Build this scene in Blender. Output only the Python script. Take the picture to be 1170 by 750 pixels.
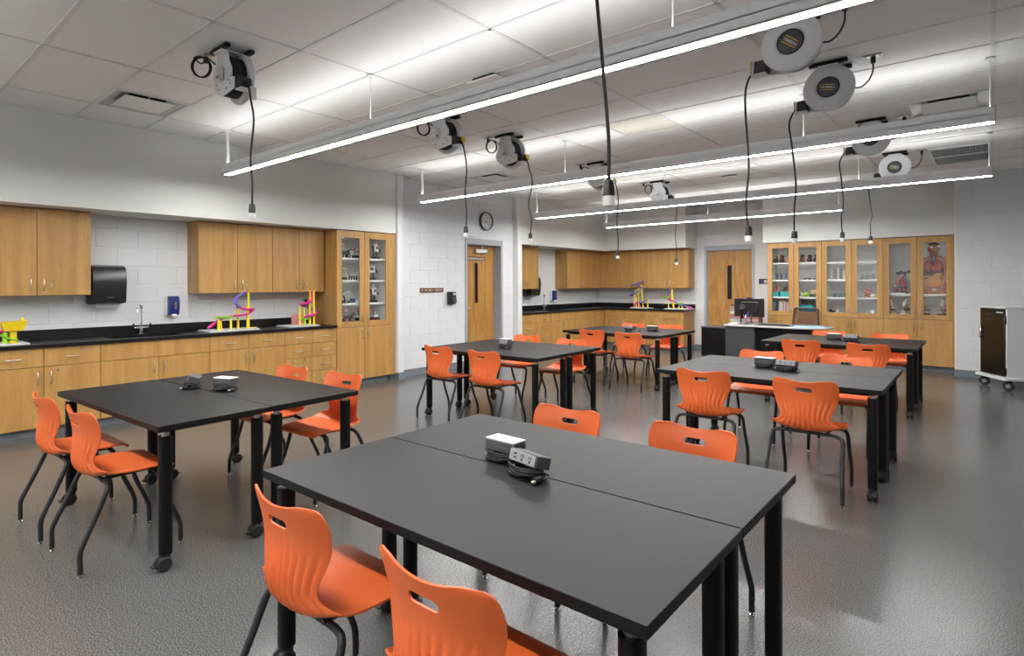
import bpy, bmesh, math, random
from mathutils import Vector, Matrix
PI = math.pi
for o in list(bpy.data.objects): bpy.data.objects.remove(o)
S = bpy.context.scene
COL = S.collection

# ------------------------------------------------------------------ camera, world, exposure
CAM_H = 1.417
FPX, CX, CY, YAW, ROLL = 658.93, 560.06, 324.915, 0.7148, -0.0028
cam = bpy.data.cameras.new('camera')
cam.sensor_width = 36; cam.lens = FPX / 1170 * 36
cam.shift_x = (585 - CX) / 1170; cam.shift_y = (CY - 375) / 1170
cam.clip_start = 0.02
camo = bpy.data.objects.new('camera', cam); COL.objects.link(camo)
F = Vector((-math.sin(YAW), math.cos(YAW), 0)); R0 = Vector((math.cos(YAW), math.sin(YAW), 0)); U0 = Vector((0, 0, 1))
R = R0 * math.cos(ROLL) + U0 * math.sin(ROLL); U = U0 * math.cos(ROLL) - R0 * math.sin(ROLL)
M = Matrix((R, U, -F)).transposed().to_4x4(); M.translation = (0, 0, CAM_H)
camo.matrix_world = M
S.camera = camo
w = bpy.data.worlds.new('world'); S.world = w; w.use_nodes = True
w.node_tree.nodes['Background'].inputs[0].default_value = (0.6, 0.65, 0.7, 1)
w.node_tree.nodes['Background'].inputs[1].default_value = 0.3
S.view_settings.view_transform = 'Standard'; S.view_settings.look = 'None'
S.view_settings.gamma = 1; S.view_settings.use_curve_mapping = False
S.view_settings.exposure = 1.15
LIGHT_DOWN, LIGHT_UP = 48.0, 4.0

# ------------------------------------------------------------------ materials
MATS = {}
def mat(name, col=(.8, .8, .8), rough=.5, metal=0, spec=.5, emit=None, es=0, coat=0):
    if name in MATS: return MATS[name]
    m = bpy.data.materials.new(name); m.use_nodes = True; MATS[name] = m
    b = m.node_tree.nodes['Principled BSDF']
    b.inputs['Base Color'].default_value = (*col, 1); b.inputs['Roughness'].default_value = rough
    b.inputs['Metallic'].default_value = metal; b.inputs['Specular IOR Level'].default_value = spec
    b.inputs['Coat Weight'].default_value = coat
    if emit: b.inputs['Emission Color'].default_value = (*emit, 1); b.inputs['Emission Strength'].default_value = es
    return m
def nodes(m):
    nt = m.node_tree; return nt, nt.nodes, nt.links, nt.nodes['Principled BSDF']
def ramp(n, stops):
    r = n.new('ShaderNodeValToRGB'); e = r.color_ramp.elements
    e[0].position, e[0].color = stops[0][0], (*stops[0][1], 1); e[1].position, e[1].color = stops[-1][0], (*stops[-1][1], 1)
    for p, c in stops[1:-1]:
        k = e.new(p); k.color = (*c, 1)
    return r
def wood(name, dark, mid, light, scale=(9, 9, .55), rough=.42, fig=0.0):
    m = mat(name, mid, rough); nt, n, l, b = nodes(m)
    tc = n.new('ShaderNodeTexCoord'); oi = n.new('ShaderNodeObjectInfo')
    ad = n.new('ShaderNodeVectorMath'); ad.operation = 'MULTIPLY_ADD'
    cmb = n.new('ShaderNodeCombineXYZ')
    for k in range(3): l.new(oi.outputs['Random'], cmb.inputs[k])
    ad.inputs[1].default_value = (37, 23, 5); l.new(cmb.outputs[0], ad.inputs[0]); l.new(tc.outputs['Object'], ad.inputs[2])
    mp = n.new('ShaderNodeMapping'); mp.inputs['Scale'].default_value = scale; l.new(ad.outputs[0], mp.inputs[0])
    n1 = n.new('ShaderNodeTexNoise'); n1.inputs['Scale'].default_value = 1.6; n1.inputs['Detail'].default_value = 5; n1.inputs['Distortion'].default_value = fig
    n2 = n.new('ShaderNodeTexNoise'); n2.inputs['Scale'].default_value = 14; n2.inputs['Detail'].default_value = 3
    l.new(mp.outputs[0], n1.inputs['Vector']); l.new(mp.outputs[0], n2.inputs['Vector'])
    mx = n.new('ShaderNodeMath'); mx.operation = 'MULTIPLY_ADD'; mx.inputs[1].default_value = .45
    l.new(n2.outputs['Fac'], mx.inputs[0])
    sb = n.new('ShaderNodeMath'); sb.operation = 'MULTIPLY_ADD'; sb.inputs[1].default_value = 1.0; sb.inputs[2].default_value = -.22
    l.new(n1.outputs['Fac'], sb.inputs[0]); l.new(sb.outputs[0], mx.inputs[2])
    r = ramp(n, [(.28, dark), (.5, mid), (.72, light)]); l.new(mx.outputs[0], r.inputs[0])
    l.new(r.outputs[0], b.inputs['Base Color'])
    return m
def bumpy(m, scale, strength, dist=.002):
    nt, n, l, b = nodes(m)
    tc = n.new('ShaderNodeTexCoord'); no = n.new('ShaderNodeTexNoise'); no.inputs['Scale'].default_value = scale; no.inputs['Detail'].default_value = 2
    l.new(tc.outputs['Object'], no.inputs['Vector'])
    bp = n.new('ShaderNodeBump'); bp.inputs['Strength'].default_value = strength; bp.inputs['Distance'].default_value = dist
    l.new(no.outputs['Fac'], bp.inputs['Height']); l.new(bp.outputs[0], b.inputs['Normal'])
    return m

WOOD = wood('oak_veneer', (.375, .20, .057), (.45, .248, .075), (.53, .305, .102))
DOORWOOD = wood('oak_door', (.33, .145, .03), (.43, .21, .05), (.52, .28, .085), scale=(7, 7, .9), fig=1.6)
WHITE = mat('white_laminate', (.86, .86, .85), .45)
PAINT = bumpy(mat('soffit_paint', (.72, .72, .70), .6), 300, .12)
BLOCKP = bumpy(mat('block_paint', (.70, .71, .72), .45), 160, .35)
MORTAR = mat('mortar_paint', (.69, .70, .71), .5)
TILE = bumpy(mat('ceiling_tile', (.86, .855, .85), .9, spec=.2), 220, .25)
CREAM = bumpy(mat('cream_ceiling_tile', (.72, .71, .64), .8, spec=.2), 220, .2)
TEE = mat('ceiling_tee', (.74, .735, .73), .5)
BASE = mat('rubber_base', (.17, .195, .215), .5)
STEELGREY = mat('door_frame_paint', (.37, .40, .43), .4)
EPOXY = mat('black_epoxy', (.006, .006, .0065), .32, spec=.35)
TABLETOP = bumpy(mat('table_laminate', (.0075, .0075, .0073), .44, spec=.22), 700, .1, .0005)
BLACK = mat('black_paint', (.004, .004, .0043), .42, spec=.22)
BLACKPL = mat('black_plastic', (.014, .014, .015), .3)
RUBBER = mat('black_rubber', (.012, .012, .012), .6)
CHARCOAL = mat('charcoal_powdercoat', (.02, .0205, .022), .4, spec=.35)
ORANGE = bumpy(mat('orange_polypropylene', (.67, .125, .028), .4), 900, .06, .0004)
CHROME = mat('chrome', (.75, .75, .75), .12, 1)
NICKEL = mat('satin_nickel', (.55, .53, .50), .32, 1)
ALU = mat('aluminium', (.62, .63, .64), .35, 1)
FIX = mat('fixture_paint', (.76, .77, .78), .45)
REELW = mat('reel_white', (.72, .73, .74), .35)
REELG = mat('reel_grey', (.66, .67, .69), .38)
DARKGREY = mat('dark_grey_plastic', (.07, .072, .08), .42)
MIDGREY = mat('mid_grey_plastic', (.24, .25, .27), .42)
LIGHTGREY = mat('light_grey_plastic', (.55, .56, .57), .42)
WPL = mat('white_plastic', (.80, .80, .79), .35)
YELLOW = mat('yellow_plastic', (.85, .62, .01), .35)
PURPLE = mat('violet_plastic', (.20, .16, .62), .35)
PINK = mat('magenta_plastic', (.82, .03, .35), .35)
LIME = mat('lime_plastic', (.33, .62, .04), .35)
BLUE = mat('blue_plastic', (.006, .028, .16), .25)
SKY = mat('light_blue_paper', (.35, .62, .80), .6)
RED = mat('red_plastic', (.55, .03, .02), .35)
TEAL = mat('teal_plastic', (.01, .40, .42), .4)
BROWN = mat('brown_resin', (.16, .055, .02), .5)
DKBROWN = mat('dark_brown_resin', (.03, .014, .008), .5)
TAN = mat('tan_resin', (.62, .36, .18), .5)
CREAMP = mat('cream_plastic', (.72, .65, .50), .5)
SKIN = mat('model_skin', (.52, .22, .13), .5)
LUNG = mat('model_lung_red', (.45, .045, .04), .4)
LIVER = mat('model_liver', (.09, .035, .04), .4)
GUT = bumpy(mat('model_gut', (.80, .36, .12), .45), 60, .8, .008)
STOM = mat('model_stomach', (.70, .38, .12), .4)
SCREENB = mat('smoked_panel', (.012, .008, .006), .18)
CARTW = mat('cart_enamel', (.66, .67, .67), .4)
LENSD = mat('lamp_lens_down', (.9, .9, .9), .5, emit=(1, .985, .96), es=LIGHT_DOWN)
LENSU = mat('lamp_lens_up', (.9, .9, .9), .5, emit=(1, .985, .96), es=LIGHT_UP)
DARKHOLE = mat('dark_void', (.01, .01, .01), .8)

def glass(name, tint=(.985, .99, .99), rough=.02):
    m = bpy.data.materials.new(name); m.use_nodes = True; MATS[name] = m
    nt = m.node_tree; n = nt.nodes; l = nt.links; n.remove(n['Principled BSDF'])
    t = n.new('ShaderNodeBsdfTransparent'); t.inputs[0].default_value = (*tint, 1)
    g = n.new('ShaderNodeBsdfGlossy'); g.inputs['Roughness'].default_value = rough
    fr = n.new('ShaderNodeFresnel'); ge = n.new('ShaderNodeNewGeometry'); mr = n.new('ShaderNodeMapRange')
    mr.inputs['To Min'].default_value = 1.5; mr.inputs['To Max'].default_value = 1 / 1.5; l.new(ge.outputs['Backfacing'], mr.inputs['Value']); l.new(mr.outputs[0], fr.inputs[0])
    mx = n.new('ShaderNodeMixShader'); l.new(fr.outputs[0], mx.inputs[0]); l.new(t.outputs[0], mx.inputs[1]); l.new(g.outputs[0], mx.inputs[2])
    l.new(mx.outputs[0], n['Material Output'].inputs[0]); return m
GLASS = glass('cabinet_glass')
CLEAR = glass('clear_plastic', (.80, .84, .84), .08)
TINTG = glass('clear_blue_plastic', (.35, .36, .75), .1)

def floor_mat():
    m = mat('speckled_floor', (.13, .13, .127), .3); nt, n, l, b = nodes(m)
    tc = n.new('ShaderNodeTexCoord')
    v = n.new('ShaderNodeTexNoise'); v.inputs['Scale'].default_value = 185; v.inputs['Detail'].default_value = 3; v.inputs['Roughness'].default_value = .7
    l.new(tc.outputs['Object'], v.inputs['Vector'])
    big = n.new('ShaderNodeTexNoise'); big.inputs['Scale'].default_value = 1.1; big.inputs['Detail'].default_value = 3; l.new(tc.outputs['Object'], big.inputs['Vector'])
    r = ramp(n, [(.36, (.024, .024, .024)), (.5, (.094, .092, .089)), (.64, (.225, .22, .212))]); l.new(v.outputs['Fac'], r.inputs[0])
    l.new(r.outputs[0], b.inputs['Base Color'])
    rr = n.new('ShaderNodeMapRange'); rr.inputs['To Min'].default_value = .235; rr.inputs['To Max'].default_value = .255
    l.new(big.outputs['Fac'], rr.inputs['Value']); l.new(rr.outputs[0], b.inputs['Roughness'])
    b2 = n.new('ShaderNodeTexNoise'); b2.inputs['Scale'].default_value = 130; b2.inputs['Detail'].default_value = 2; l.new(tc.outputs['Object'], b2.inputs['Vector'])
    bp = n.new('ShaderNodeBump'); bp.inputs['Strength'].default_value = .09; bp.inputs['Distance'].default_value = .002
    l.new(b2.outputs['Fac'], bp.inputs['Height']); l.new(bp.outputs[0], b.inputs['Normal'])
    b.inputs['Specular IOR Level'].default_value = .5
    return m
FLOOR = floor_mat()

# ------------------------------------------------------------------ mesh building
class MB:
    def __init__(s): s.v = []; s.f = []
    def add(s, vs, fs, T=None):
        k = len(s.v)
        s.v += [tuple(T @ Vector(p)) if T else tuple(p) for p in vs]
        s.f += [tuple(i + k for i in f) for f in fs]; return s
    def box(s, c, d, b=0, T=None):
        hx, hy, hz = (abs(q) / 2 for q in d); b = min(b, hx * .9, hy * .9, hz * .9)
        if b <= 0:
            vs = [(c[0] + x * hx, c[1] + y * hy, c[2] + z * hz) for x in (-1, 1) for y in (-1, 1) for z in (-1, 1)]
            return s.add(vs, [(0, 1, 3, 2), (4, 6, 7, 5), (0, 4, 5, 1), (2, 3, 7, 6), (0, 2, 6, 4), (1, 5, 7, 3)], T)
        H = (hx, hy, hz); vs = []; ix = {}
        for sx in (-1, 1):
            for sy in (-1, 1):
                for sz in (-1, 1):
                    sg = (sx, sy, sz)
                    for a in range(3):
                        ix[(sg, a)] = len(vs)
                        vs.append(tuple(c[k] + sg[k] * (H[k] if k == a else H[k] - b) for k in range(3)))
        fs = []
        def sgn(a, sa, bb, sb, cc, sc):
            q = [0, 0, 0]; q[a] = sa; q[bb] = sb; q[cc] = sc; return tuple(q)
        for a in range(3):
            p, q = (a + 1) % 3, (a + 2) % 3
            for sa in (-1, 1):
                fs.append(tuple(ix[(sgn(a, sa, p, u, q, v), a)] for u, v in ((-1, -1), (1, -1), (1, 1), (-1, 1))))
            for sp in (-1, 1):
                for sq in (-1, 1):
                    A, B = sgn(a, -1, p, sp, q, sq), sgn(a, 1, p, sp, q, sq)
                    fs.append((ix[(A, p)], ix[(B, p)], ix[(B, q)], ix[(A, q)]))
        for sx in (-1, 1):
            for sy in (-1, 1):
                for sz in (-1, 1): fs.append(tuple(ix[((sx, sy, sz), a)] for a in range(3)))
        return s.add(vs, fs, T)
    def bx(s, x0, x1, y0, y1, z0, z1, b=0, T=None):
        return s.box(((x0 + x1) / 2, (y0 + y1) / 2, (z0 + z1) / 2), (x1 - x0, y1 - y0, z1 - z0), b, T)
    def cyl(s, p0, p1, r0, r1=None, n=12, caps=True):
        return s.tube([p0, p1], [r0, r0 if r1 is None else r1], n, caps)
    def tube(s, path, r, n=8, caps=True, closed=False):
        P = [Vector(p) for p in path]; m = len(P)
        rs = r if isinstance(r, (list, tuple)) else [r] * m
        k0 = len(s.v); nrm = None
        for i, p in enumerate(P):
            if closed: t = P[(i + 1) % m] - P[i - 1]
            else: t = P[min(i + 1, m - 1)] - P[max(i - 1, 0)]
            t = t.normalized() if t.length > 1e-9 else Vector((0, 0, 1))
            if nrm is None:
                a = Vector((0, 0, 1)) if abs(t.z) < .9 else Vector((1, 0, 0)); nrm = (a - t * a.dot(t)).normalized()
            else:
                q = nrm - t * nrm.dot(t); nrm = q.normalized() if q.length > 1e-6 else nrm
            bn = t.cross(nrm)
            for j in range(n):
                a = 2 * PI * j / n; s.v.append(tuple(p + (nrm * math.cos(a) + bn * math.sin(a)) * rs[i]))
        for i in range(m if closed else m - 1):
            i2 = (i + 1) % m
            for j in range(n):
                j2 = (j + 1) % n
                s.f.append((k0 + i * n + j, k0 + i * n + j2, k0 + i2 * n + j2, k0 + i2 * n + j))
        if caps and not closed:
            s.f.append(tuple(k0 + j for j in range(n - 1, -1, -1))); s.f.append(tuple(k0 + (m - 1) * n + j for j in range(n)))
        return s
    def lathe(s, prof, n=24, T=None, cap=(1, 1)):
        vs = []; fs = []; m = len(prof)
        for r, z in prof:
            for j in range(n):
                a = 2 * PI * j / n; vs.append((max(r, 1e-5) * math.cos(a), max(r, 1e-5) * math.sin(a), z))
        for i in range(m - 1):
            for j in range(n):
                j2 = (j + 1) % n; fs.append((i * n + j, i * n + j2, (i + 1) * n + j2, (i + 1) * n + j))
        if cap[0]: fs.append(tuple(range(n - 1, -1, -1)))
        if cap[1]: fs.append(tuple((m - 1) * n + j for j in range(n)))
        if cap == (2, 2): fs = fs[:-2] + [(j, (j + 1) % n, (m - 1) * n + (j + 1) % n, (m - 1) * n + j) for j in range(n)]
        return s.add(vs, fs, T)
    def ell(s, c, r, n=14, m=8, T=None):
        if not isinstance(r, (tuple, list)): r = (r, r, r)
        vs = [(c[0], c[1], c[2] - r[2])]; fs = []
        for i in range(1, m):
            ph = -PI / 2 + PI * i / m
            for j in range(n):
                a = 2 * PI * j / n; vs.append((c[0] + r[0] * math.cos(ph) * math.cos(a), c[1] + r[1] * math.cos(ph) * math.sin(a), c[2] + r[2] * math.sin(ph)))
        vs.append((c[0], c[1], c[2] + r[2])); e = len(vs) - 1
        for j in range(n):
            j2 = (j + 1) % n
            fs.append((0, 1 + j2, 1 + j)); fs.append((e, e - n + j, e - n + j2))
            for i in range(m - 2): fs.append((1 + i * n + j, 1 + i * n + j2, 1 + (i + 1) * n + j2, 1 + (i + 1) * n + j))
        return s.add(vs, fs, T)
    def prism(s, pts, z0, z1, T=None):
        n = len(pts); vs = [(x, y, z0) for x, y in pts] + [(x, y, z1) for x, y in pts]
        fs = [tuple(range(n - 1, -1, -1)), tuple(range(n, 2 * n))] + [(i, (i + 1) % n, n + (i + 1) % n, n + i) for i in range(n)]
        return s.add(vs, fs, T)
    def mesh(s, name, m, recalc=True, smooth=38):
        me = bpy.data.meshes.new(name); me.from_pydata(s.v, [], s.f)
        if recalc:
            b = bmesh.new(); b.from_mesh(me); bmesh.ops.recalc_face_normals(b, faces=b.faces); b.to_mesh(me); b.free()
        if smooth:
            me.polygons.foreach_set('use_smooth', [True] * len(me.polygons)); me.set_sharp_from_angle(angle=math.radians(smooth))
        if m: me.materials.append(m)
        me.update(); return me
def RX(a): return Matrix.Rotation(a, 4, 'X')
def RY(a): return Matrix.Rotation(a, 4, 'Y')
def RZ(a): return Matrix.Rotation(a, 4, 'Z')
def TR(x, y, z): return Matrix.Translation((x, y, z))

def obj(name, mb, m=None, parent=None, loc=(0, 0, 0), rot=(0, 0, 0), label=None, smooth=38):
    me = mb.mesh(name, m, smooth=smooth) if isinstance(mb, MB) else mb
    o = bpy.data.objects.new(name, me); COL.objects.link(o)
    o.location = loc; o.rotation_euler = rot
    if parent: o.parent = parent
    if label: o['label'] = label
    return o
def tag(o, label, cat, group=None):
    o['label'] = label; o['category'] = cat
    if group: o['group'] = group
    return o
def thing(name, label, cat, loc=(0, 0, 0), rz=0, group=None):
    o = bpy.data.objects.new(name, None); COL.objects.link(o); o.empty_display_size = .1
    o.location = loc; o.rotation_euler = (0, 0, rz); return tag(o, label, cat, group)
def struct(o, label=None):
    o['kind'] = 'structure'
    if label: o['label'] = label
    return o
def copy_tree(o, parent=None):
    c = o.copy(); COL.objects.link(c); c.parent = parent
    for ch in list(o.children): copy_tree(ch, c)
    return c
def text_mesh(txt, size, m, extrude=.0004):
    cu = bpy.data.curves.new('txt', 'FONT'); cu.body = txt; cu.size = size; cu.align_x = 'CENTER'; cu.align_y = 'CENTER'; cu.extrude = extrude
    cu.resolution_u = 3
    t = bpy.data.objects.new('txt', cu); COL.objects.link(t)
    dg = bpy.context.evaluated_depsgraph_get(); me = bpy.data.meshes.new_from_object(t.evaluated_get(dg))
    bpy.data.objects.remove(t); me.materials.clear(); me.materials.append(m); return me
def catmull(pts, n=8):
    P = [Vector(p) for p in pts]; out = []
    for i in range(len(P) - 1):
        a, b, c, d = P[max(i - 1, 0)], P[i], P[i + 1], P[min(i + 2, len(P) - 1)]
        for k in range(n):
            t = k / n; out.append(.5 * ((2 * b) + (c - a) * t + (2 * a - 5 * b + 4 * c - d) * t * t + (3 * b - a - 3 * c + d) * t ** 3))
    out.append(P[-1]); return out

# ------------------------------------------------------------------ room shell
ZC = 3.05
XL = -7.27            # back of the left alcoves
XD = -6.78            # wall with the clock door
YB = 12.33            # far wall
YR = 11.22            # block wall right of the glass cabinets
XR, YN = 2.7, -3.6    # right and rear walls, out of the picture
SOF = 2.172
fl = struct(obj('floor', MB().bx(-7.6, XR + .2, YN - .2, YB + .3, -.1, 0), FLOOR), 'speckled grey glossy resin floor')

BLK = {}
def block_mesh(w_, h_):
    k = (round(w_, 3), round(h_, 3))
    if k not in BLK: BLK[k] = MB().box((0, 0, 0), (w_, .024, h_), .0035).mesh('wall_block', BLOCKP)
    return BLK[k]
def blocks(wall, face, axis, u0, u1, z0, z1, holes=(), off=0.0):
    """Painted concrete blocks as children of a wall. axis 'y': wall face at x=face seen from +x; axis 'x': wall face at y=face seen from -y."""
    J = .010; W, Hh = .4064, .2032
    n0 = int(math.floor(z0 / Hh)); n1 = int(math.ceil(z1 / Hh))
    for c in range(n0, n1):
        a = max(c * Hh + J / 2, z0); b = min((c + 1) * Hh - J / 2, z1)
        if b - a < .012: continue
        sh = off + (W / 2 if c % 2 else 0)
        k = math.floor((u0 - sh) / W)
        while sh + k * W < u1:
            p = max(sh + k * W + J / 2, u0); q = min(sh + (k + 1) * W - J / 2, u1); k += 1
            rects = [(p, q, a, b)]
            for h in holes:
                nr = []
                for r in rects:
                    if r[1] <= h[0] or r[0] >= h[1] or r[3] <= h[2] or r[2] >= h[3]: nr.append(r); continue
                    if r[0] < h[0]: nr.append((r[0], h[0], r[2], r[3]))
                    if r[1] > h[1]: nr.append((h[1], r[1], r[2], r[3]))
                    mid0, mid1 = max(r[0], h[0]), min(r[1], h[1])
                    if r[2] < h[2]: nr.append((mid0, mid1, r[2], h[2]))
                    if r[3] > h[3]: nr.append((mid0, mid1, h[3], r[3]))
                rects = nr
            for r in rects:
                if r[1] - r[0] < .012 or r[3] - r[2] < .012: continue
                me = block_mesh(r[1] - r[0], r[3] - r[2]); u = (r[0] + r[1]) / 2; z = (r[2] + r[3]) / 2
                if axis == 'y': obj('wall_block', me, None, wall, (face - .012, u, z), (0, 0, PI / 2))
                else: obj('wall_block', me, None, wall, (u, face + .012, z))
D = .0032   # joint depth
def wallbox(name, label, *b): return struct(obj(name, MB().bx(*b), MORTAR), label)

wl = wallbox('wall_left', 'light grey painted block wall behind the left counters', XL - .2, XL - D, YN, YB + .2, 0, ZC + .1)
blocks(wl, XL, 'y', .6, 4.55, .96, SOF, off=.07)
blocks(wl, XL, 'y', 8.6, YB, .96, SOF, off=.07)
# wall with the clock door
door_hole = (7.155, 8.16, 0, 2.21)
m = MB()
m.bx(XD - .3, XD - D, 5.6, door_hole[0], 0, ZC + .1); m.bx(XD - .3, XD - D, door_hole[1], 8.5, 0, ZC + .1); m.bx(XD - .3, XD - D, door_hole[0], door_hole[1], door_hole[3], ZC + .1)
wd = struct(obj('wall_entry', m, MORTAR), 'light grey painted block wall around the entry door')
blocks(wd, XD, 'y', 5.68, 8.46, .105, ZC, [door_hole], off=.02)
def pier(name, label, x1, y0, y1):
    m = MB(); rr = .025; pts = [(-7.2, y0)] + [(x1 - rr + rr * math.sin(a), y0 + rr - rr * math.cos(a)) for a in [PI / 2 * k / 6 for k in range(7)]]
    pts += [(x1 - rr + rr * math.cos(a), y1 - rr + rr * math.sin(a)) for a in [PI / 2 * k / 6 for k in range(7)]] + [(-7.2, y1)]
    o = struct(obj(name, MORTAR and MB(), MORTAR), label)
    for c in range(0, 16):
        a, b = max(c * .2032 + .004, .0), min((c + 1) * .2032 - .004, ZC)
        if b - a < .02: continue
        obj('wall_block', MB().prism(pts, a, b), BLOCKP, o)
    ins = [(x, y) for x, y in [(-7.2, y0 + D), (x1 - .012, y0 + D), (x1 - D, y0 + .02), (x1 - D, y1 - .02), (x1 - .012, y1 - D), (-7.2, y1 - D)]]
    o.data = MB().prism(ins, 0, ZC).mesh(name, MORTAR); return o
pier('wall_pier_near', 'bullnosed block pier beside the left tall glass cabinet', -6.645, 5.565, 5.69)
pier('wall_pier_far', 'bullnosed block pier right of the entry door', -6.655, 8.465, 8.60)
bdoor = (-4.63, -3.61, 0, 2.215)
m = MB()
m.bx(-7.4, bdoor[0], YB + D, YB + .25, 0, ZC + .1); m.bx(bdoor[1], XR + .2, YB + D, YB + .25, 0, ZC + .1); m.bx(bdoor[0], bdoor[1], YB + D, YB + .25, bdoor[3], ZC + .1)
wb = struct(obj('wall_back', m, MORTAR), 'light grey painted block wall at the far end')
blocks(wb, YB, 'x', XL, -4.84, .96, SOF, off=.1)
blocks(wb, YB, 'x', -4.84, -3.17, .105, ZC, [bdoor], off=.1)
m = MB(); pts = [(-.415, YB), (-.415, YR + .03)] + [(-.415 + .025 - .025 * math.cos(a), YR + .025 - .025 * math.sin(a)) for a in [PI / 2 * k / 5 for k in range(6)]]
wr = struct(obj('wall_back_right', MB().bx(-.405, XR + .2, YR + D, YB, 0, ZC + .1), MORTAR), 'light grey painted block wall behind the charging cart')
blocks(wr, YR, 'x', -.40, XR, .105, ZC, off=.0105)
for c in range(16):
    a, b = c * .2032 + .004, min((c + 1) * .2032 - .004, ZC)
    if b - a > .02: obj('wall_block', MB().prism(pts + [(-.385, YR), (-.385, YB)], a, b), BLOCKP, wr)
struct(obj('wall_right', MB().bx(XR, XR + .2, YN, YB, 0, ZC + .1), BLOCKP), 'light grey painted wall on the right side')
struct(obj('wall_rear', MB().bx(-7.4, XR + .2, YN - .2, YN, 0, ZC + .1), BLOCKP), 'light grey painted wall behind the viewpoint')
# soffits
SX = -6.685
struct(obj('trim_1', MB().bx(XL, SX, YN, 5.565, SOF, ZC, .004), PAINT), 'off-white soffit above the left cabinets')
m = MB().bx(XL, SX, 8.6, YB, SOF, ZC, .004); m.bx(SX - .01, -4.80, 11.75, YB, SOF, ZC, .004)
struct(obj('trim_2', m, PAINT), 'off-white L-shaped soffit above the far corner cabinets')
struct(obj('trim_3', MB().bx(-3.235, -.41, 11.545, YB, SOF, ZC, .004), PAINT), 'off-white soffit above the glass-fronted cabinets')
# baseboards
m = MB(); m.bx(XD, XD + .008, 5.69, 7.15, 0, .105); m.bx(XD, XD + .008, 8.165, 8.465, 0, .105)
m.bx(-6.76, -6.637, 5.557, 5.565, 0, .105); m.bx(-6.645, -6.637, 5.557, 5.698, 0, .105); m.bx(-6.655, -6.647, 8.457, 8.6, 0, .105); m.bx(XD, -6.647, 8.457, 8.465, 0, .105)
struct(obj('baseboard_left', m, BASE), 'blue-grey rubber base along the entry wall')
m = MB(); m.bx(-4.84, -4.64, YB - .008, YB, 0, .105); m.bx(-3.60, -3.17, YB - .008, YB, 0, .105); struct(obj('baseboard_back', m, BASE), 'blue-grey rubber base along the far wall')
struct(obj('baseboard_right', MB().bx(-.42, XR, YR - .008, YR, 0, .105), BASE), 'blue-grey rubber base below the block wall by the cart')

# ceiling: lay-in tiles on a tee grid
ce = struct(obj('ceiling', MB().bx(-7.4, XR + .2, YN - .1, YB + .1, ZC + .035, ZC + .1), TILE), 'white suspended tile ceiling')
GX = [-4.86 + 1.2192 * i for i in range(-2, 7)]; GY = [.966 + .6096 * j for j in range(-8, 19)]
GX[0] = -7.3
def inroom(x, y): return (x > SX or (5.57 < y < 8.6)) and not (y > 11.75 and x < -4.8) and not (y > 11.545 and x > -3.235)
DIFF = {(-6.08, 1.5756): 1, (-6.08, 6.452): 1, (-.593, 6.452): 1, (-.593, 8.8908): 2, (-.593, 9.5004): 2}
TM = {}
def tile(x0, x1, y0, y1, m=TILE, lab=None):
    x0 = max(x0, -7.0); x1 = min(x1, XR); y0 = max(y0, YN); y1 = min(y1, YB)
    if x1 - x0 < .08 or y1 - y0 < .05: return
    k = (round(x1 - x0, 3), round(y1 - y0, 3), m.name)
    if k not in TM: TM[k] = MB().box((0, 0, 0), (x1 - x0 - .006, y1 - y0 - .006, .02), .003).mesh('ceiling_tile', m)
    o = obj('ceiling_tile', TM[k], None, ce, ((x0 + x1) / 2, (y0 + y1) / 2, ZC + .016))
    if lab: o['label'] = lab
for i in range(len(GX) - 1):
    for j in range(len(GY) - 1):
        x0, x1, y0, y1 = GX[i], GX[i + 1], GY[j], GY[j + 1]; xm = (x0 + x1) / 2; ym = (y0 + y1) / 2
        if not (inroom(x0 + .05, ym) or inroom(x1 - .05, ym)): continue
        if x0 < SX < x1 and not (5.57 < ym < 8.6): x0 = SX
        dk = [k for k in DIFF if abs(k[1] - y0) < .05 and x0 - .05 < k[0] < x1]
        if dk:
            k = dk[0]
            if k[0] - x0 > .3: tile(x0, k[0], y0, y1)
            else: tile(k[0] + .6096, x1, y0, y1)
        elif abs(x0 + 3.64) < .03 and abs(y0 - 5.234) < .05:
            tile(x0, -3.032, y0, y1); tile(-3.032, x1, y0, y1, CREAM, 'cream tinted half-size panel')
        else: tile(x0, x1, y0, y1)
TW = .024
for gx in GX[1:]:
    if gx < XR: obj('grid_runner', MB().bx(-TW / 2, TW / 2, YN, YB if -4.9 < gx < -3.3 else 11.75 if gx < -4 else 11.545, 0, .008), TEE, ce, (gx, 0, ZC))
for gy in GY:
    if gy < YN or gy > YB: continue
    xa = XD if 5.57 < gy < 8.6 else SX if gy < 11.75 else -4.8
    xb = XR if gy < 11.22 else (-.41 if gy < 11.54 else -3.235)
    obj('grid_runner', MB().bx(xa, xb, -TW / 2, TW / 2, 0, .0078), TEE, ce, (0, gy, ZC))
m = MB(); m.bx(SX, SX + .02, YN, 5.57, 0, .01); m.bx(XD, XD + .02, 5.69, 8.46, 0, .01); m.bx(SX, SX + .02, 8.6, 11.75, 0, .01); m.bx(SX, -4.8, 11.73, 11.75, 0, .01); m.bx(-3.235, -.41, 11.525, 11.545, 0, .01); m.bx(-.41, XR, YR - .02, YR, 0, .01)
obj('edge_trim', m, TEE, ce, (0, 0, ZC - .002))
for gx, a, b in ((-3.032, 5.234, 5.843), (-.593, 6.452, 7.062), (-.593, 8.89, 10.11), (-5.47, 1.576, 2.185), (-5.47, 6.452, 7.062)):
    obj('grid_runner', MB().bx(-TW / 2, TW / 2, a, b, 0, .0077), TEE, ce, (gx, 0, ZC))

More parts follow.
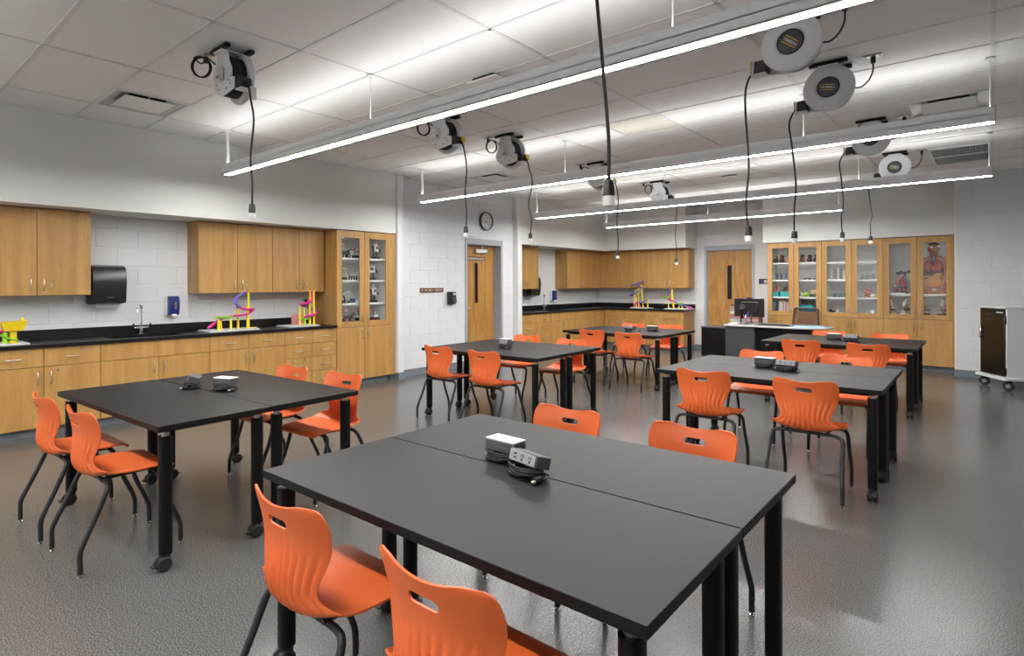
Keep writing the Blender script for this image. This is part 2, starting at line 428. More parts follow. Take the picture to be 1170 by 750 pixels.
def plaque(x0, y0, label, bright=False):
    t = thing('air_diffuser', label, 'air diffuser', (x0 + .305, y0 + .305, ZC), group='square ceiling diffusers')
    a, b = .29, .15; mt = ALU if bright else MIDGREY
    vs = [(-a, -a, .004), (a, -a, .004), (a, a, .004), (-a, a, .004), (-b, -b, .034), (b, -b, .034), (b, b, .034), (-b, b, .034)]
    obj('sloped_frame', MB().add(vs, [(0, 1, 5, 4), (1, 2, 6, 5), (2, 3, 7, 6), (3, 0, 4, 7)]), ALU, t)
    f_ = MB(); w2 = .02
    for s in (-1, 1): f_.bx(-a, a, s * a - w2 / 2, s * a + w2 / 2, -.002, .006); f_.bx(s * a - w2 / 2, s * a + w2 / 2, -a, a, -.002, .006)
    obj('rim', f_, FIX, t)
    obj('throat', MB().bx(-.15, .15, -.15, .15, .033, .034), DARKHOLE, t)
    obj('plaque', MB().box((0, 0, -.004), (.40, .40, .008), .003), WHITE, t)
    for s in (-1, 1): obj('hanger', MB().cyl((s * .15, 0, -.002), (s * .15, 0, .034), .006, n=6), ALU, t)
plaque(-6.08, 1.5756, 'square plaque air diffuser in the ceiling at upper left')
plaque(-6.08, 6.452, 'square plaque air diffuser in the ceiling near the clock')
plaque(-.593, 6.452, 'shiny square plaque air diffuser at upper right above second light')
t = thing('return_grille', 'white ceiling grille of dark slanted louvers at upper right', 'air grille', (-.288, 9.5, ZC))
f_ = MB()
for y in (-.6, 0, .6): f_.bx(-.30, .30, y - .03, y + .03, -.004, .006)
for x in (-.285, .285): f_.bx(x - .02, x + .02, -.6, .6, -.004, .006)
obj('grille_frame', f_, WHITE, t); obj('backing', MB().bx(-.29, .29, -.6, .6, .028, .03), DARKHOLE, t)
lm = MB().box((0, 0, 0), (.0025, .54, .022), 0, TR(0, 0, 0) @ RY(.5)).mesh('louver', FIX)
for k in range(27):
    for y in (-.3, .3): obj('louver', lm, None, t, (-.25 + k * .0192, y, .010))

# ------------------------------------------------------------------ pendant lights
def light(x0, x1, y, z, label, hangers):
    t = thing('pendant_light', label, 'light', (x0, y, z), group='linear pendant lights')
    L = x1 - x0; Wd, Hh = .10, .105
    m = MB()
    m.bx(0, L, -Wd / 2, -Wd / 2 + .006, 0, Hh, .002); m.bx(0, L, Wd / 2 - .006, Wd / 2, 0, Hh, .002)
    m.bx(0, .006, -Wd / 2, Wd / 2, 0, Hh); m.bx(L - .006, L, -Wd / 2, Wd / 2, 0, Hh); m.bx(0, .06, -Wd / 2, Wd / 2, 0, .006)
    m.bx(.0, L, -Wd / 2, Wd / 2, .05, .055); m.bx(.05, L, -Wd / 2, -.033, 0, .006); m.bx(.05, L, .033, Wd / 2, 0, .006)
    obj('housing', m, FIX, t)
    obj('lower_lens', MB().bx(.06, L - .01, -.033, .033, .001, .006), LENSD, t)
    obj('upper_lens', MB().bx(.03, L - .03, -Wd / 2 + .012, Wd / 2 - .012, Hh - .012, Hh - .007), LENSU, t)
    for h in hangers:
        p = MB().cyl((h - x0, 0, Hh - .02), (h - x0, 0, ZC - z - .004), .004, n=6)
        hg = obj('hanger', p, WPL, t); obj('canopy', MB().lathe([(.03, ZC - z - .006), (.03, ZC - z - .014), (.012, ZC - z - .022)], 14, TR(h - x0, 0, 0)), WPL, hg)
        if h < -5.5:
            obj('power_cord', MB().tube(catmull([(h - x0 + .012, .01, Hh - .02), (h - x0 + .016, .012, Hh + .12), (h - x0 + .006, .012, Hh + .24), (h - x0 + .012, .008, ZC - z - .01)], 5), .006, 6), WPL, hg)
LZ = 2.578
light(-6.14, .05, 2.78, LZ, 'long white pendant light crossing the top of the picture', [-6.09, -3.64, -1.2])
light(-6.14, .03, 5.54, LZ, 'second long white pendant light, above the middle tables', [-6.09, -3.67, -1.22, .0])
light(-6.16, .02, 8.30, LZ, 'third long white pendant light, above the far tables', [-6.11, -3.72, -1.22, -.01])
light(-5.96, -1.74, 10.42, LZ - .02, 'shortest white pendant light, farthest away by the back door', [-5.92, -3.85, -1.8])
light(-6.14, .05, .02, LZ, 'long white pendant light overhead, out of the picture', [-6.09, -3.64, -1.2])
light(-6.14, .05, -2.72, LZ, 'long white pendant light behind the viewpoint', [-6.09, -3.64, -1.2])

# ------------------------------------------------------------------ doors
def lever(parent, T):
    m = MB().cyl(T @ Vector((0, 0, 0)), T @ Vector((0, -.012, 0)), .028, n=14); m.tube([T @ Vector(p) for p in ((0, -.01, 0), (0, -.05, 0), (.015, -.055, 0), (.12, -.055, 0))], .009, 8)
    return obj('lever_handle', m, NICKEL, parent)
def make_door(name, label, wd_, h_, depth, lever_side, closer=False, sign=False):
    """local: x along the opening 0..wd_, y into the wall, z up; frame face at y=0"""
    t = bpy.data.objects.new(name, None); COL.objects.link(t); struct(t, label)
    fw = .055
    m = MB()
    for x0 in (0, wd_ - fw): m.bx(x0, x0 + fw, -.012, depth, 0, h_, .003)
    m.bx(fw, wd_ - fw, -.012, depth, h_ - fw - .045, h_, .003)
    m.bx(fw, fw + .015, depth * .45, depth, 0, h_ - .1); m.bx(wd_ - fw - .015, wd_ - fw, depth * .45, depth, 0, h_ - .1); m.bx(fw, wd_ - fw, depth * .45, depth, h_ - .115, h_ - .1)
    obj('door_frame', m, STEELGREY, t)
    a, b, c = fw + .004, wd_ - fw - .004, h_ - .104; yd = depth - .05
    wx0, wx1, wz0, wz1 = (lever_side == 'L' and (a + .34, a + .44) or (a + .40, a + .50)) + (1.08, 1.80)
    m = MB(); m.bx(a, wx0, yd, yd + .044, .01, c); m.bx(wx1, b, yd, yd + .044, .01, c); m.bx(wx0, wx1, yd, yd + .044, .01, wz0); m.bx(wx0, wx1, yd, yd + .044, wz1, c)
    sl = obj('door_slab', m, DOORWOOD, t)
    m = MB()
    for x in (wx0 - .006, wx1 - .006): m.bx(x, x + .012, yd - .004, yd + .01, wz0 - .006, wz1 + .006)
    for z in (wz0 - .006, wz1 - .006): m.bx(wx0, wx1, yd - .004, yd + .01, z, z + .012)
    obj('window_bead', m, DOORWOOD, sl)
    obj('window_pane', MB().bx(wx0, wx1, yd + .015, yd + .021, wz0, wz1), mat('dark_door_glass', (.012, .013, .018), .08), sl)
    if lever_side == 'L': lever(sl, TR(a + .07, yd, 1.0))
    else: lever(sl, TR(b - .07, yd, 1.0) @ Matrix.Scale(-1, 4, (1, 0, 0)))
    obj('backing', MB().bx(0, wd_, depth + .02, depth + .05, 0, h_), DARKHOLE, t)
    if closer:
        cb = obj('door_closer', MB().box((a + .48, yd - .03, c - .10), (.30, .06, .075), .008), ALU, sl)
        ar = MB().bx(a + .47, a + .49, yd - .065, yd - .045, c - .06, c + .02); ar.box((a + .58, yd - .08, c + .018), (.34, .02, .02), .003, None); ar.box((a + .42, yd - .08, c + .018), (.10, .03, .03), .003)
        obj('closer_arm', ar, ALU, cb)
        sg = obj('door_sign', MB().bx(a + .12, a + .62, yd - .006, yd, c - .27, c - .195, .002), mat('sign_brown', (.13, .045, .025), .5), sl)
        for k in range(13): obj('letter_mark', MB().bx(a + .14 + k * .036, a + .162 + k * .036, yd - .008, yd - .006, c - .255, c - .215), mat('sign_cream', (.62, .52, .42), .5), sg)
    return t
d1 = make_door('door_1', 'oak entry door with narrow window in a grey steel frame below the clock', 1.005, 2.21, .20, 'L', True)
d1.location = (XD, 7.155, 0); d1.rotation_euler = (0, 0, PI / 2)
d2 = make_door('door_2', 'oak back door with narrow dark window behind the desk', 1.02, 2.215, .10, 'R')
d2.location = (-4.63, YB, 0)

# ------------------------------------------------------------------ cabinets
LW = dict(rz=PI / 2)
def pull(parent, p, vertical=True, L=.105):
    m = MB(); a = L / 2
    q = (lambda d, y: (p[0], y, p[2] + d)) if vertical else (lambda d, y: (p[0] + d, y, p[2]))
    m.tube([q(-a, p[1]), q(-a, p[1] - .022), q(-a + .012, p[1] - .03), q(a - .012, p[1] - .03), q(a, p[1] - .022), q(a, p[1])], .0048, 8)
    return obj('handle', m, NICKEL, parent)
def lock(parent, x, y, z): return obj('lock', MB().cyl((x, y, z), (x, y - .006, z), .011, n=10), NICKEL, parent)
G = .0025
def panel(name, t, x0, x1, z0, z1, m=WOOD): return obj(name, MB().bx(x0 + G, x1 - G, 0, .019, z0 + G, z1 - G, .0015), m, t)
def door_(t, x0, x1, z0, z1, hs, hz, lk=False, hl=.105):
    d = panel('door', t, x0, x1, z0, z1)
    hx = (x1 - .05) if hs == 'R' else (x0 + .05)
    pull(d, (hx, 0, hz), True, hl)
    if lk: lock(d, hx + (.06 if hs == 'L' else -.06), 0, lk)
    return d
def drawer_(t, x0, x1, z0, z1, lk=True, hand=True):
    d = panel('drawer', t, x0, x1, z0, z1)
    if hand: pull(d, ((x0 + x1) / 2, 0, (z0 + z1) / 2 - .005), False, .11)
    if lk: lock(d, (x0 + x1) / 2 + .10, 0, z1 - .035)
    return d
ZT, ZD, ZTOE = .832, .655, .085
def base_cab(label, loc, rz, w_, kind, depth=.55, hs='R', lend=False, rend=False):
    t = thing('base_cabinet', label, 'cabinet', loc, rz, 'oak base cabinets')
    cm = MB()
    if kind == 'sink': cm.bx(.001, w_ - .001, .02, depth, ZTOE, .64).bx(.001, .02, .02, depth, .64, ZT).bx(w_ - .02, w_ - .001, .02, depth, .64, ZT).bx(.02, w_ - .02, .02, .035, .64, ZT)
    else: cm.bx(.001, w_ - .001, .02, depth, ZTOE, ZT)
    obj('carcass', cm, WOOD, t)
    obj('toe_kick', MB().bx(.001, w_ - .001, .075, depth, 0, ZTOE), BASE, t)
    if kind == 'dd':
        drawer_(t, 0, w_, ZD, ZT); door_(t, 0, w_, ZTOE, ZD, hs, ZD - .105, (ZD - .04) if hs == 'L' else False)
    elif kind == 'sink':
        panel('false_front', t, 0, w_, ZD, ZT); door_(t, 0, w_ / 2, ZTOE, ZD, 'R', ZD - .105); door_(t, w_ / 2, w_, ZTOE, ZD, 'L', ZD - .105)
    elif kind == 'drawers':
        zs = [ZTOE, .29, .475, ZD, ZT]
        for a, b in zip(zs, zs[1:]): drawer_(t, 0, w_, a, b)
    elif kind == 'dd2':
        drawer_(t, 0, w_, ZD, ZT, False); door_(t, 0, w_ / 2, ZTOE, ZD, 'R', ZD - .105); door_(t, w_ / 2, w_, ZTOE, ZD, 'L', ZD - .105)
    return t
def wall_cab(label, loc, rz, w_, ndoor, depth=.315, z0=1.318, z1=2.165, first='R', widths=None):
    t = thing('wall_cabinet', label, 'cabinet', loc, rz, 'oak wall cabinets')
    obj('carcass', MB().bx(0, w_, .02, depth, z0, z1), WOOD, t)
    ws = widths or [w_ / ndoor] * ndoor; x = 0; hs = first
    for k in range(ndoor):
        door_(t, x, x + ws[k], z0, z1, hs, z0 + .105, (z0 + .10) if hs == 'L' else False); x += ws[k]; hs = 'L' if hs == 'R' else 'R'
    return t
XF = -6.70
for y0, y1, kd, hs, lab in ((.42, .88, 'dd', 'L', 'oak base cabinet cut off by the left picture edge'), (.88, 1.338, 'dd', 'R', 'oak base cabinet below the counter end with yellow toy, at far left'),
                            (1.338, 1.795, 'dd', 'L', 'oak base cabinet left of the sink unit behind the leftmost table'), (1.795, 2.86, 'sink', 'R', 'wide oak sink cabinet with two doors below the left faucet'),
                            (2.86, 3.32, 'dd', 'R', 'oak drawer and door cabinet right of the left sink unit'), (3.32, 3.778, 'dd', 'L', 'oak drawer and door cabinet left of the drawer stacks'),
                            (3.778, 4.17, 'drawers', 'R', 'oak four-drawer stack beside a door cabinet on left counter run'), (4.17, 4.54, 'drawers', 'R', 'narrow oak four-drawer stack against the tall robot cabinet')):
    base_cab(lab, (XF, y0, 0), PI / 2, y1 - y0, kd, hs=hs)
for y0, y1, kd, hs, lab in ((8.605, 9.09, 'drawers', 'R', 'oak drawer stack beside the far block pier'), (9.09, 9.58, 'drawers', 'R', 'oak drawer stack second from the far block pier'),
                            (9.58, 10.5, 'sink', 'R', 'oak sink cabinet below the far faucet'), (10.5, 10.96, 'dd', 'R', 'oak drawer and door cabinet right of the far sink'),
                            (10.96, 11.42, 'dd', 'L', 'oak drawer and door cabinet beside the far corner')):
    base_cab(lab, (XF, y0, 0), PI / 2, y1 - y0, kd, hs=hs)
base_cab('oak corner filler cabinet where the two far counters meet', (XF, 11.42, 0), PI / 2, .90, 'none')
for k, (x0, x1, hs) in enumerate(((-6.70, -6.244, 'R'), (-6.244, -5.77, 'L'), (-5.77, -5.302, 'R'), (-5.302, -4.842, 'L'))):
    base_cab(['oak base cabinet next to the inner corner on the back wall', 'oak base cabinet under the tall violet marble run', 'oak base cabinet left of the counter end by back door', 'oak base cabinet at the counter end beside the back door'][k], (x0, 11.73, 0), 0, x1 - x0, 'dd', hs=hs, depth=.58)
XU = -6.955
wall_cab('oak wall cabinet at far left above the towel dispenser side', (XU, .885, 0), PI / 2, .897, 2, widths=[.452, .445])
wall_cab('oak wall cabinet cut off at the left picture edge', (XU, -.03, 0), PI / 2, .913, 2)
wall_cab('long oak wall cabinet with left pair of doors right of soap dispenser', (XU, 2.842, 0), PI / 2, .915, 2, widths=[.46, .455])
wall_cab('narrower oak wall cabinet next to the tall robot cabinet', (XU, 3.758, 0), PI / 2, .755, 2, widths=[.375, .38])
wall_cab('oak wall cabinet next to the far block pier', (XU, 8.605, 0), PI / 2, .915, 2)
wall_cab('oak wall cabinet left of the far inner corner', (XU, 10.565, 0), PI / 2, 1.09, 2)
t = thing('wall_cabinet', 'oak corner wall cabinet with plain filler front in far corner', 'cabinet', (XU, 11.656, 0), PI / 2, 'oak wall cabinets')
obj('carcass', MB().bx(0, .66, .02, .315, 1.318, 2.165), WOOD, t); obj('filler_panel', MB().bx(0, .344, 0, .019, 1.32, 2.163), WOOD, t)
obj('filler_panel', MB().bx(.344, .363, -.275, 0, 1.32, 2.163), WOOD, t)
wall_cab('oak wall cabinet left of the pair ending at back door', (-6.68, 12.0, 0), 0, .905, 2, depth=.325, widths=[.445, .46])
wall_cab('oak wall cabinet at right end nearest the back door', (-5.775, 12.0, 0), 0, .933, 2, depth=.325, widths=[.475, .458])

# worktops
def faucet(label, loc, rz):
    t = thing('faucet', label, 'faucet', loc, rz, 'lab faucets')
    obj('base', MB().lathe([(.028, 0), (.028, .012), (.018, .02), (.018, .07)], 14), CHROME, t)
    obj('riser', MB().cyl((0, 0, .06), (0, 0, .29), .0105, n=10), CHROME, t)
    obj('spout', MB().tube(catmull([(0, 0, .28), (0, -.01, .31), (-.02, -.035, .325), (-.05, -.06, .31), (-.06, -.07, .25)], 5), .009, 8), CHROME, t)
    obj('cap', MB().lathe([(.015, .29), (.018, .30), (.012, .325)], 12), CHROME, t)
    c = obj('valve_body', MB().cyl((-.075, 0, .075), (.075, 0, .075), .013, n=10), CHROME, t)
    for s in (-1, 1): obj('valve_handle', MB().tube([(s * .075, 0, .075), (s * .085, -.01, .085), (s * .085, -.03, .13)], [.014, .012, .008], 8), CHROME, t)
    return t
t = thing('worktop', 'black epoxy worktop along the left wall', 'worktop', (0, 0, 0))
xa, xb = -7.262, -6.672; z0, z1 = ZT + .002, .866
sy0, sy1, sx0, sx1 = 1.93, 2.62, -7.10, -6.78
m = MB(); m.bx(xa, xb, .40, sy0, z0, z1, .003); m.bx(xa, xb, sy1, 4.538, z0, z1, .003); m.bx(xa, sx0, sy0, sy1, z0, z1); m.bx(sx1, xb, sy0, sy1, z0, z1, .003)
obj('slab', m, EPOXY, t); obj('backsplash', MB().bx(-7.266, -7.246, .40, 4.538, z1, .968, .002), EPOXY, t)
def basin(t, x0, x1, y0, y1):
    m = MB(); zb = .70
    m.bx(x0, x1, y0, y1, zb - .01, zb)
    for a in ((x0, x0 + .008, y0, y1), (x1 - .008, x1, y0, y1), (x0, x1, y0, y0 + .008), (x0, x1, y1 - .008, y1)): m.bx(*a, zb, .872)
    return obj('sink_basin', m, EPOXY, t)
basin(t, sx0, sx1, sy0, sy1)
faucet('chrome lab faucet on the left counter', (-7.17, 2.31, .866), PI / 2)
t = thing('worktop', 'L-shaped black epoxy worktop in the far corner', 'worktop', (0, 0, 0))
m = MB(); m.bx(xa, xb, 8.605, 9.72, z0, z1, .003); m.bx(xa, xb, 10.36, 12.325, z0, z1, .003); m.bx(xa, sx0, 9.72, 10.36, z0, z1); m.bx(sx1, xb, 9.72, 10.36, z0, z1, .003); m.bx(xb, -4.82, 11.70, 12.325, z0, z1, .003)
obj('slab', m, EPOXY, t); m = MB().bx(-7.266, -7.246, 8.605, 12.325, z1, .968, .002); m.bx(-7.246, -4.82, 12.305, 12.325, z1, .968, .002); obj('backsplash', m, EPOXY, t)
basin(t, sx0, sx1, 9.72, 10.36)
faucet('chrome lab faucet on the far counter', (-7.17, 10.0, .866), PI / 2)

# tall glass-fronted cabinets
INT = mat('cabinet_interior', (.91, .915, .90), .5)
def tall_cab(label, loc, rz, w_, shelves, depth=.56, z1=2.165, zs=.825, glo=.905, ghi=2.067, filler=0):
    t = thing('tall_cabinet', label, 'cabinet', loc, rz, 'tall glass-fronted oak cabinets')
    for x in (0, w_ - .019): obj('side_panel', MB().bx(x, x + .019, .02, depth, ZTOE, z1), WOOD, t)
    obj('interior_lining', MB().bx(.019, .023, .024, depth - .02, zs, z1 - .02).bx(w_ - .023, w_ - .019, .024, depth - .02, zs, z1 - .02).bx(.019, w_ - .019, depth - .02, depth - .012, zs, z1 - .02), INT, t)
    obj('back_panel', MB().bx(.019, w_ - .019, depth - .012, depth, ZTOE, z1), WOOD, t)
    obj('top_panel', MB().bx(.019, w_ - .019, .02, depth, z1 - .02, z1), INT, t)
    obj('deck', MB().bx(.019, w_ - .019, .02, depth - .012, zs - .02, .893), INT, t)
    obj('lower_box', MB().bx(.019, w_ - .019, .02, .04, ZTOE, zs - .02), WOOD, t)
    obj('toe_kick', MB().bx(0, w_, .075, depth, 0, ZTOE), BASE, t)
    for z in shelves: obj('shelf', MB().bx(.024, w_ - .024, .06, depth - .13, z - .028, z, .002), WHITE, t)
    h = w_ / 2; fr = .082
    for k in range(2):
        a, b = k * h + G, (k + 1) * h - G
        m = MB(); za, zb = zs + G, z1 - G
        m.bx(a, a + fr, 0, .019, za, zb, .001); m.bx(b - fr, b, 0, .019, za, zb, .001); m.bx(a + fr, b - fr, 0, .019, za, glo, .001); m.bx(a + fr, b - fr, 0, .019, ghi, zb, .001)
        d = obj('glass_door', m, WOOD, t)
        obj('pane', MB().bx(a + fr - .004, b - fr + .004, .008, .012, glo - .004, ghi + .004), GLASS, d)
        hx = b - .042 if k == 0 else a + .042
        pull(d, (hx, 0, zs + .12)); 
        if k: lock(d, hx + .02, 0, zs + .03)
        dl = door_(t, k * h, (k + 1) * h, ZTOE, zs, 'R' if k == 0 else 'L', zs - .115)
        if k: lock(dl, hx + .02, 0, zs - .035)
    if filler: obj('filler_strip', MB().bx(w_ + .001, w_ + filler, .004, .022, ZTOE, z1), WOOD, t)
    return t
tall_cab('tall oak cabinet with glass doors holding toy robots, on left wall', (XF, 4.545, 0), PI / 2, .926, [1.793, 1.483, 1.158], filler=.09)
GB = [-3.165, -2.267, -1.358, -.445]
tall_cab('tall oak glass cabinet with books and teal bins, nearest the back door', (GB[0], 11.58, 0), 0, GB[1] - GB[0], [1.80, 1.483, 1.168], depth=.62)
tall_cab('tall oak glass cabinet with clear labware, middle of three on back wall', (GB[1], 11.58, 0), 0, GB[2] - GB[1], [1.79, 1.48, 1.168], depth=.62)
tall_cab('tall oak glass cabinet holding the torso model, rightmost on back wall', (GB[2], 11.58, 0), 0, GB[3] - GB[2], [1.235], depth=.62, filler=.03)

# ------------------------------------------------------------------ chairs
def lerp_table(tab, t):
    for a, b in zip(tab, tab[1:]):
        if t <= b[0]:
            k = (t - a[0]) / (b[0] - a[0]); k = k * k * (3 - 2 * k) if False else k
            return [p + (q - p) * k for p, q in zip(a[1:], b[1:])]
    return tab[-1][1:]
def shell_mesh():
    # along the profile: y, z, half width, edge curl, flute depth
    key = [(.212, .424, .165, .000, 0), (.210, .437, .188, .000, 0), (.190, .449, .203, .001, 0), (.12, .452, .213, .004, 0), (.03, .446, .218, .012, 0), (-.06, .438, .220, .026, 0),
           (-.122, .435, .218, .046, 0), (-.162, .446, .202, .052, .2), (-.187, .474, .174, .050, .75), (-.198, .515, .150, .046, 1), (-.196, .560, .152, .045, 1), (-.189, .608, .172, .049, .6), (-.186, .650, .188, .052, .12),
           (-.190, .692, .196, .050, 0), (-.197, .726, .196, .046, 0), (-.203, .750, .191, .042, 0), (-.207, .765, .180, .038, 0), (-.209, .772, .162, .033, 0)]
    P = [Vector((k[0], k[1], 0)) for k in key]
    Q = [Vector((k[2], k[3], k[4])) for k in key]
    prof = catmull(P, 3); par = catmull(Q, 3)
    nu = 66; rows = len(prof); V = []; 
    for i in range(rows):
        a, b = prof[max(i - 1, 0)], prof[min(i + 1, rows - 1)]
        t = (b - a).normalized(); ny, nz = t.y, -t.x        # normal pointing up over the seat / forward on the back
        hw, curl, fl = par[i]
        for j in range(nu + 1):
            u = -1 + 2 * j / nu; d = max(curl, 0) * abs(u) ** 2.4
            if fl > 0 and abs(u) < .93:
                g = (u / .186) % 1.0; d += max(fl, 0) * .0105 * (1 - abs(2 * g - 1)) ** 1.15 * (1.0 if abs(u) < .84 else (.93 - abs(u)) / .09)
            top = max(0, (i - (rows - 14)) / 13)
            dz = top * (.006 * math.exp(-((abs(u) - .72) / .22) ** 2) - .006 * math.exp(-(u / .35) ** 2))
            V.append((hw * u, prof[i].x + ny * d, prof[i].y + nz * d + dz))
    Fc = [(i * (nu + 1) + j, i * (nu + 1) + j + 1, (i + 1) * (nu + 1) + j + 1, (i + 1) * (nu + 1) + j) for i in range(rows - 1) for j in range(nu)]
    me = bpy.data.meshes.new('shell'); me.from_pydata(V, [], Fc); me.update()
    o = bpy.data.objects.new('tmp', me); COL.objects.link(o)
    so = o.modifiers.new('s', 'SOLIDIFY'); so.thickness = .0065; so.offset = 0
    cm = MB(); n = 10; w2, h2 = .036, .0135
    pts = [(w2 + h2 * math.cos(a), h2 * math.sin(a)) for a in [-PI / 2 + PI * k / n for k in range(n + 1)]] + [(-w2 + h2 * math.cos(a), h2 * math.sin(a)) for a in [PI / 2 + PI * k / n for k in range(n + 1)]]
    cm.prism(pts, -.1, .1, TR(0, -.19, .712) @ RX(PI / 2))
    c = bpy.data.objects.new('cut', cm.mesh('cut', None, smooth=0)); COL.objects.link(c)
    bo = o.modifiers.new('b', 'BOOLEAN'); bo.object = c; bo.operation = 'DIFFERENCE'; bo.solver = 'EXACT'
    dg = bpy.context.evaluated_depsgraph_get(); res = bpy.data.meshes.new_from_object(o.evaluated_get(dg))
    bpy.data.objects.remove(o); bpy.data.objects.remove(c)
    res.name = 'shell'; res.materials.clear(); res.materials.append(ORANGE)
    res.polygons.foreach_set('use_smooth', [True] * len(res.polygons)); res.set_sharp_from_angle(angle=math.radians(50))
    return res
def make_chair():
    t = thing('classroom_chair', 'orange plastic chair', 'chair', group='orange classroom chairs')
    obj('shell', shell_mesh(), None, t)
    fr = MB(); r = .0115
    fr.tube([(-.17, -.105, .418), (.17, -.105, .418)], r, 10); 
    obj('rear_crossbar', fr, CHARCOAL, t)
    obj('front_crossbar', MB().tube([(-.165, .125, .423), (.165, .125, .423)], r, 10), CHARCOAL, t)
    for s in (-1, 1): obj('side_rail', MB().tube([(s * .12, -.12, .424), (s * .12, .14, .429)], .009, 8), CHARCOAL, t)
    for s in (-1, 1):
        p = catmull([(s * .155, -.105, .418), (s * .195, -.108, .408), (s * .213, -.122, .375), (s * .218, -.165, .275), (s * .224, -.222, .155), (s * .2275, -.235, .115), (s * .2275, -.235, .06), (s * .2275, -.235, .018)], 4)
        l = obj('leg', MB().tube(p, .0125, 10), CHARCOAL, t); obj('foot_glide', MB().lathe([(.011, 0), (.012, .006), (.006, .010), (.006, .020)], 10, TR(s * .2275, -.235, 0)), CHROME, l)
        p = catmull([(s * .15, .125, .423), (s * .188, .128, .412), (s * .203, .135, .38), (s * .207, .165, .28), (s * .2105, .215, .165), (s * .2105, .232, .115), (s * .2105, .235, .06), (s * .2105, .235, .018)], 4)
        l = obj('leg', MB().tube(p, .0125, 10), CHARCOAL, t); obj('foot_glide', MB().lathe([(.011, 0), (.012, .006), (.006, .010), (.006, .020)], 10, TR(s * .2105, .235, 0)), CHROME, l)
    return t
PAIRS = [  # centre, rotation in degrees, description, chairs: (side, x offset, y offset, twist)
    ((-1.285, 1.675), .5, 'the foreground table pair'), ((-3.83, 1.622), 2.7, 'the table pair nearest the left counter'), ((-3.93, 4.87), 1.8, 'the table pair before the clock door'),
    ((-4.04, 7.77), .3, 'the table pair by the corner counter'), ((-1.285, 5.0), .6, 'the middle right-hand table pair'), ((-1.34, 8.0), 0, 'the table pair before the desk')]
CH = {0: [(-1.605, 1.075, 0), (-.955, 1.065, 0), (-1.635, 2.315, 180), (-1.0, 2.35, 180)],
      1: [(-4.165, 1.0, 1), (-3.56, 1.03, 2), (-4.10, 2.22, 183), (-3.48, 2.26, 184)],
      2: [(-4.345, 4.325, 2), (-3.69, 4.30, 2), (-4.35, 5.55, 182), (-3.66, 5.48, 181)],
      3: [(-4.24, 7.20, 2), (-3.61, 7.08, 0), (-4.37, 8.42, 180), (-3.75, 8.42, 180)],
      4: [(-1.62, 4.42, 2), (-.937, 4.415, 1), (-1.64, 5.65, 180), (-.95, 5.65, 180)],
      5: [(-1.63, 7.40, 0), (-.98, 7.36, 0), (-1.63, 8.62, 180), (-.96, 8.62, 180)]}
proto = make_chair(); first = True
for k, (c, rot, desc) in enumerate(PAIRS):
    for q, (x, y, a) in enumerate(CH[k]):
        o = proto if first else copy_tree(proto); first = False
        o.location = (x, y, 0); o.rotation_euler = (0, 0, math.radians(a))
        o['label'] = 'orange chair, %s one on the %s side of %s' % (('left', 'right')[q % 2], ('near', 'far')[q // 2], desc)

# ------------------------------------------------------------------ tables
TW_, TD_, TH_ = 1.52, .604, .73
def make_table():
    t = thing('lab_table', 'black lab table', 'table', group='wheeled black lab tables')
    obj('tabletop', MB().box((0, 0, TH_ - .015), (TW_, TD_, .03), .002), TABLETOP, t)
    m = MB()
    for s in (-1, 1): m.bx(-TW_ / 2 + .08, TW_ / 2 - .08, s * (TD_ / 2 - .09) - .012, s * (TD_ / 2 - .09) + .012, TH_ - .055, TH_ - .031); m.bx(s * (TW_ / 2 - .07) - .02, s * (TW_ / 2 - .07) + .02, -TD_ / 2 + .06, TD_ / 2 - .06, TH_ - .045, TH_ - .031)
    obj('under_frame', m, BLACK, t)
    for sx in (-1, 1):
        for sy in (-1, 1):
            x, y = sx * (TW_ / 2 - .062), sy * (TD_ / 2 - .058)
            pr = [(x + .024 * math.cos(a) * 1.0 + (0), y + .036 * math.sin(a)) for a in [2 * PI * k / 20 for k in range(20)]]
            pr = [(x + .028 * math.copysign(abs(math.cos(a)) ** .75, math.cos(a)), y + .031 * math.copysign(abs(math.sin(a)) ** .75, math.sin(a))) for a in [2 * PI * k / 24 for k in range(24)]]
            l = obj('leg', MB().prism(pr, .082, TH_ - .062), BLACK, t)
            obj('collar', MB().cyl((x, y, TH_ - .062), (x, y, TH_ - .044), .02, n=14), NICKEL, l)
            m = MB(); yy = y - .012
            for d in (-.018, .018): m.lathe([(.010, -.011), (.030, -.011), (.036, -.006), (.036, .006), (.030, .011), (.010, .011)], 16, TR(x + d, yy, .036) @ RY(PI / 2))
            m.cyl((x - .012, yy, .036), (x + .012, yy, .036), .028, n=14); m.cyl((x, y, .04), (x, y, .085), .024, n=12)
            cs = obj('caster', m, RUBBER, l)
            m = MB(); m.box((x, yy - .042, .034), (.028, .03, .012), .003, None); obj('brake_lever', m, BLACKPL, cs)
    return t
tp = make_table(); first = True
for k, (c, rot, desc) in enumerate(PAIRS):
    for h in (-1, 1):
        o = tp if first else copy_tree(tp); first = False
        a = math.radians(rot); off = h * (TD_ / 2 + .0025)
        o.location = (c[0] - off * math.sin(a), c[1] + off * math.cos(a), 0); o.rotation_euler = (0, 0, a + (PI if h > 0 else 0))
        o['label'] = 'black wheeled lab table, %s half of %s' % ('near' if h < 0 else 'far', desc)

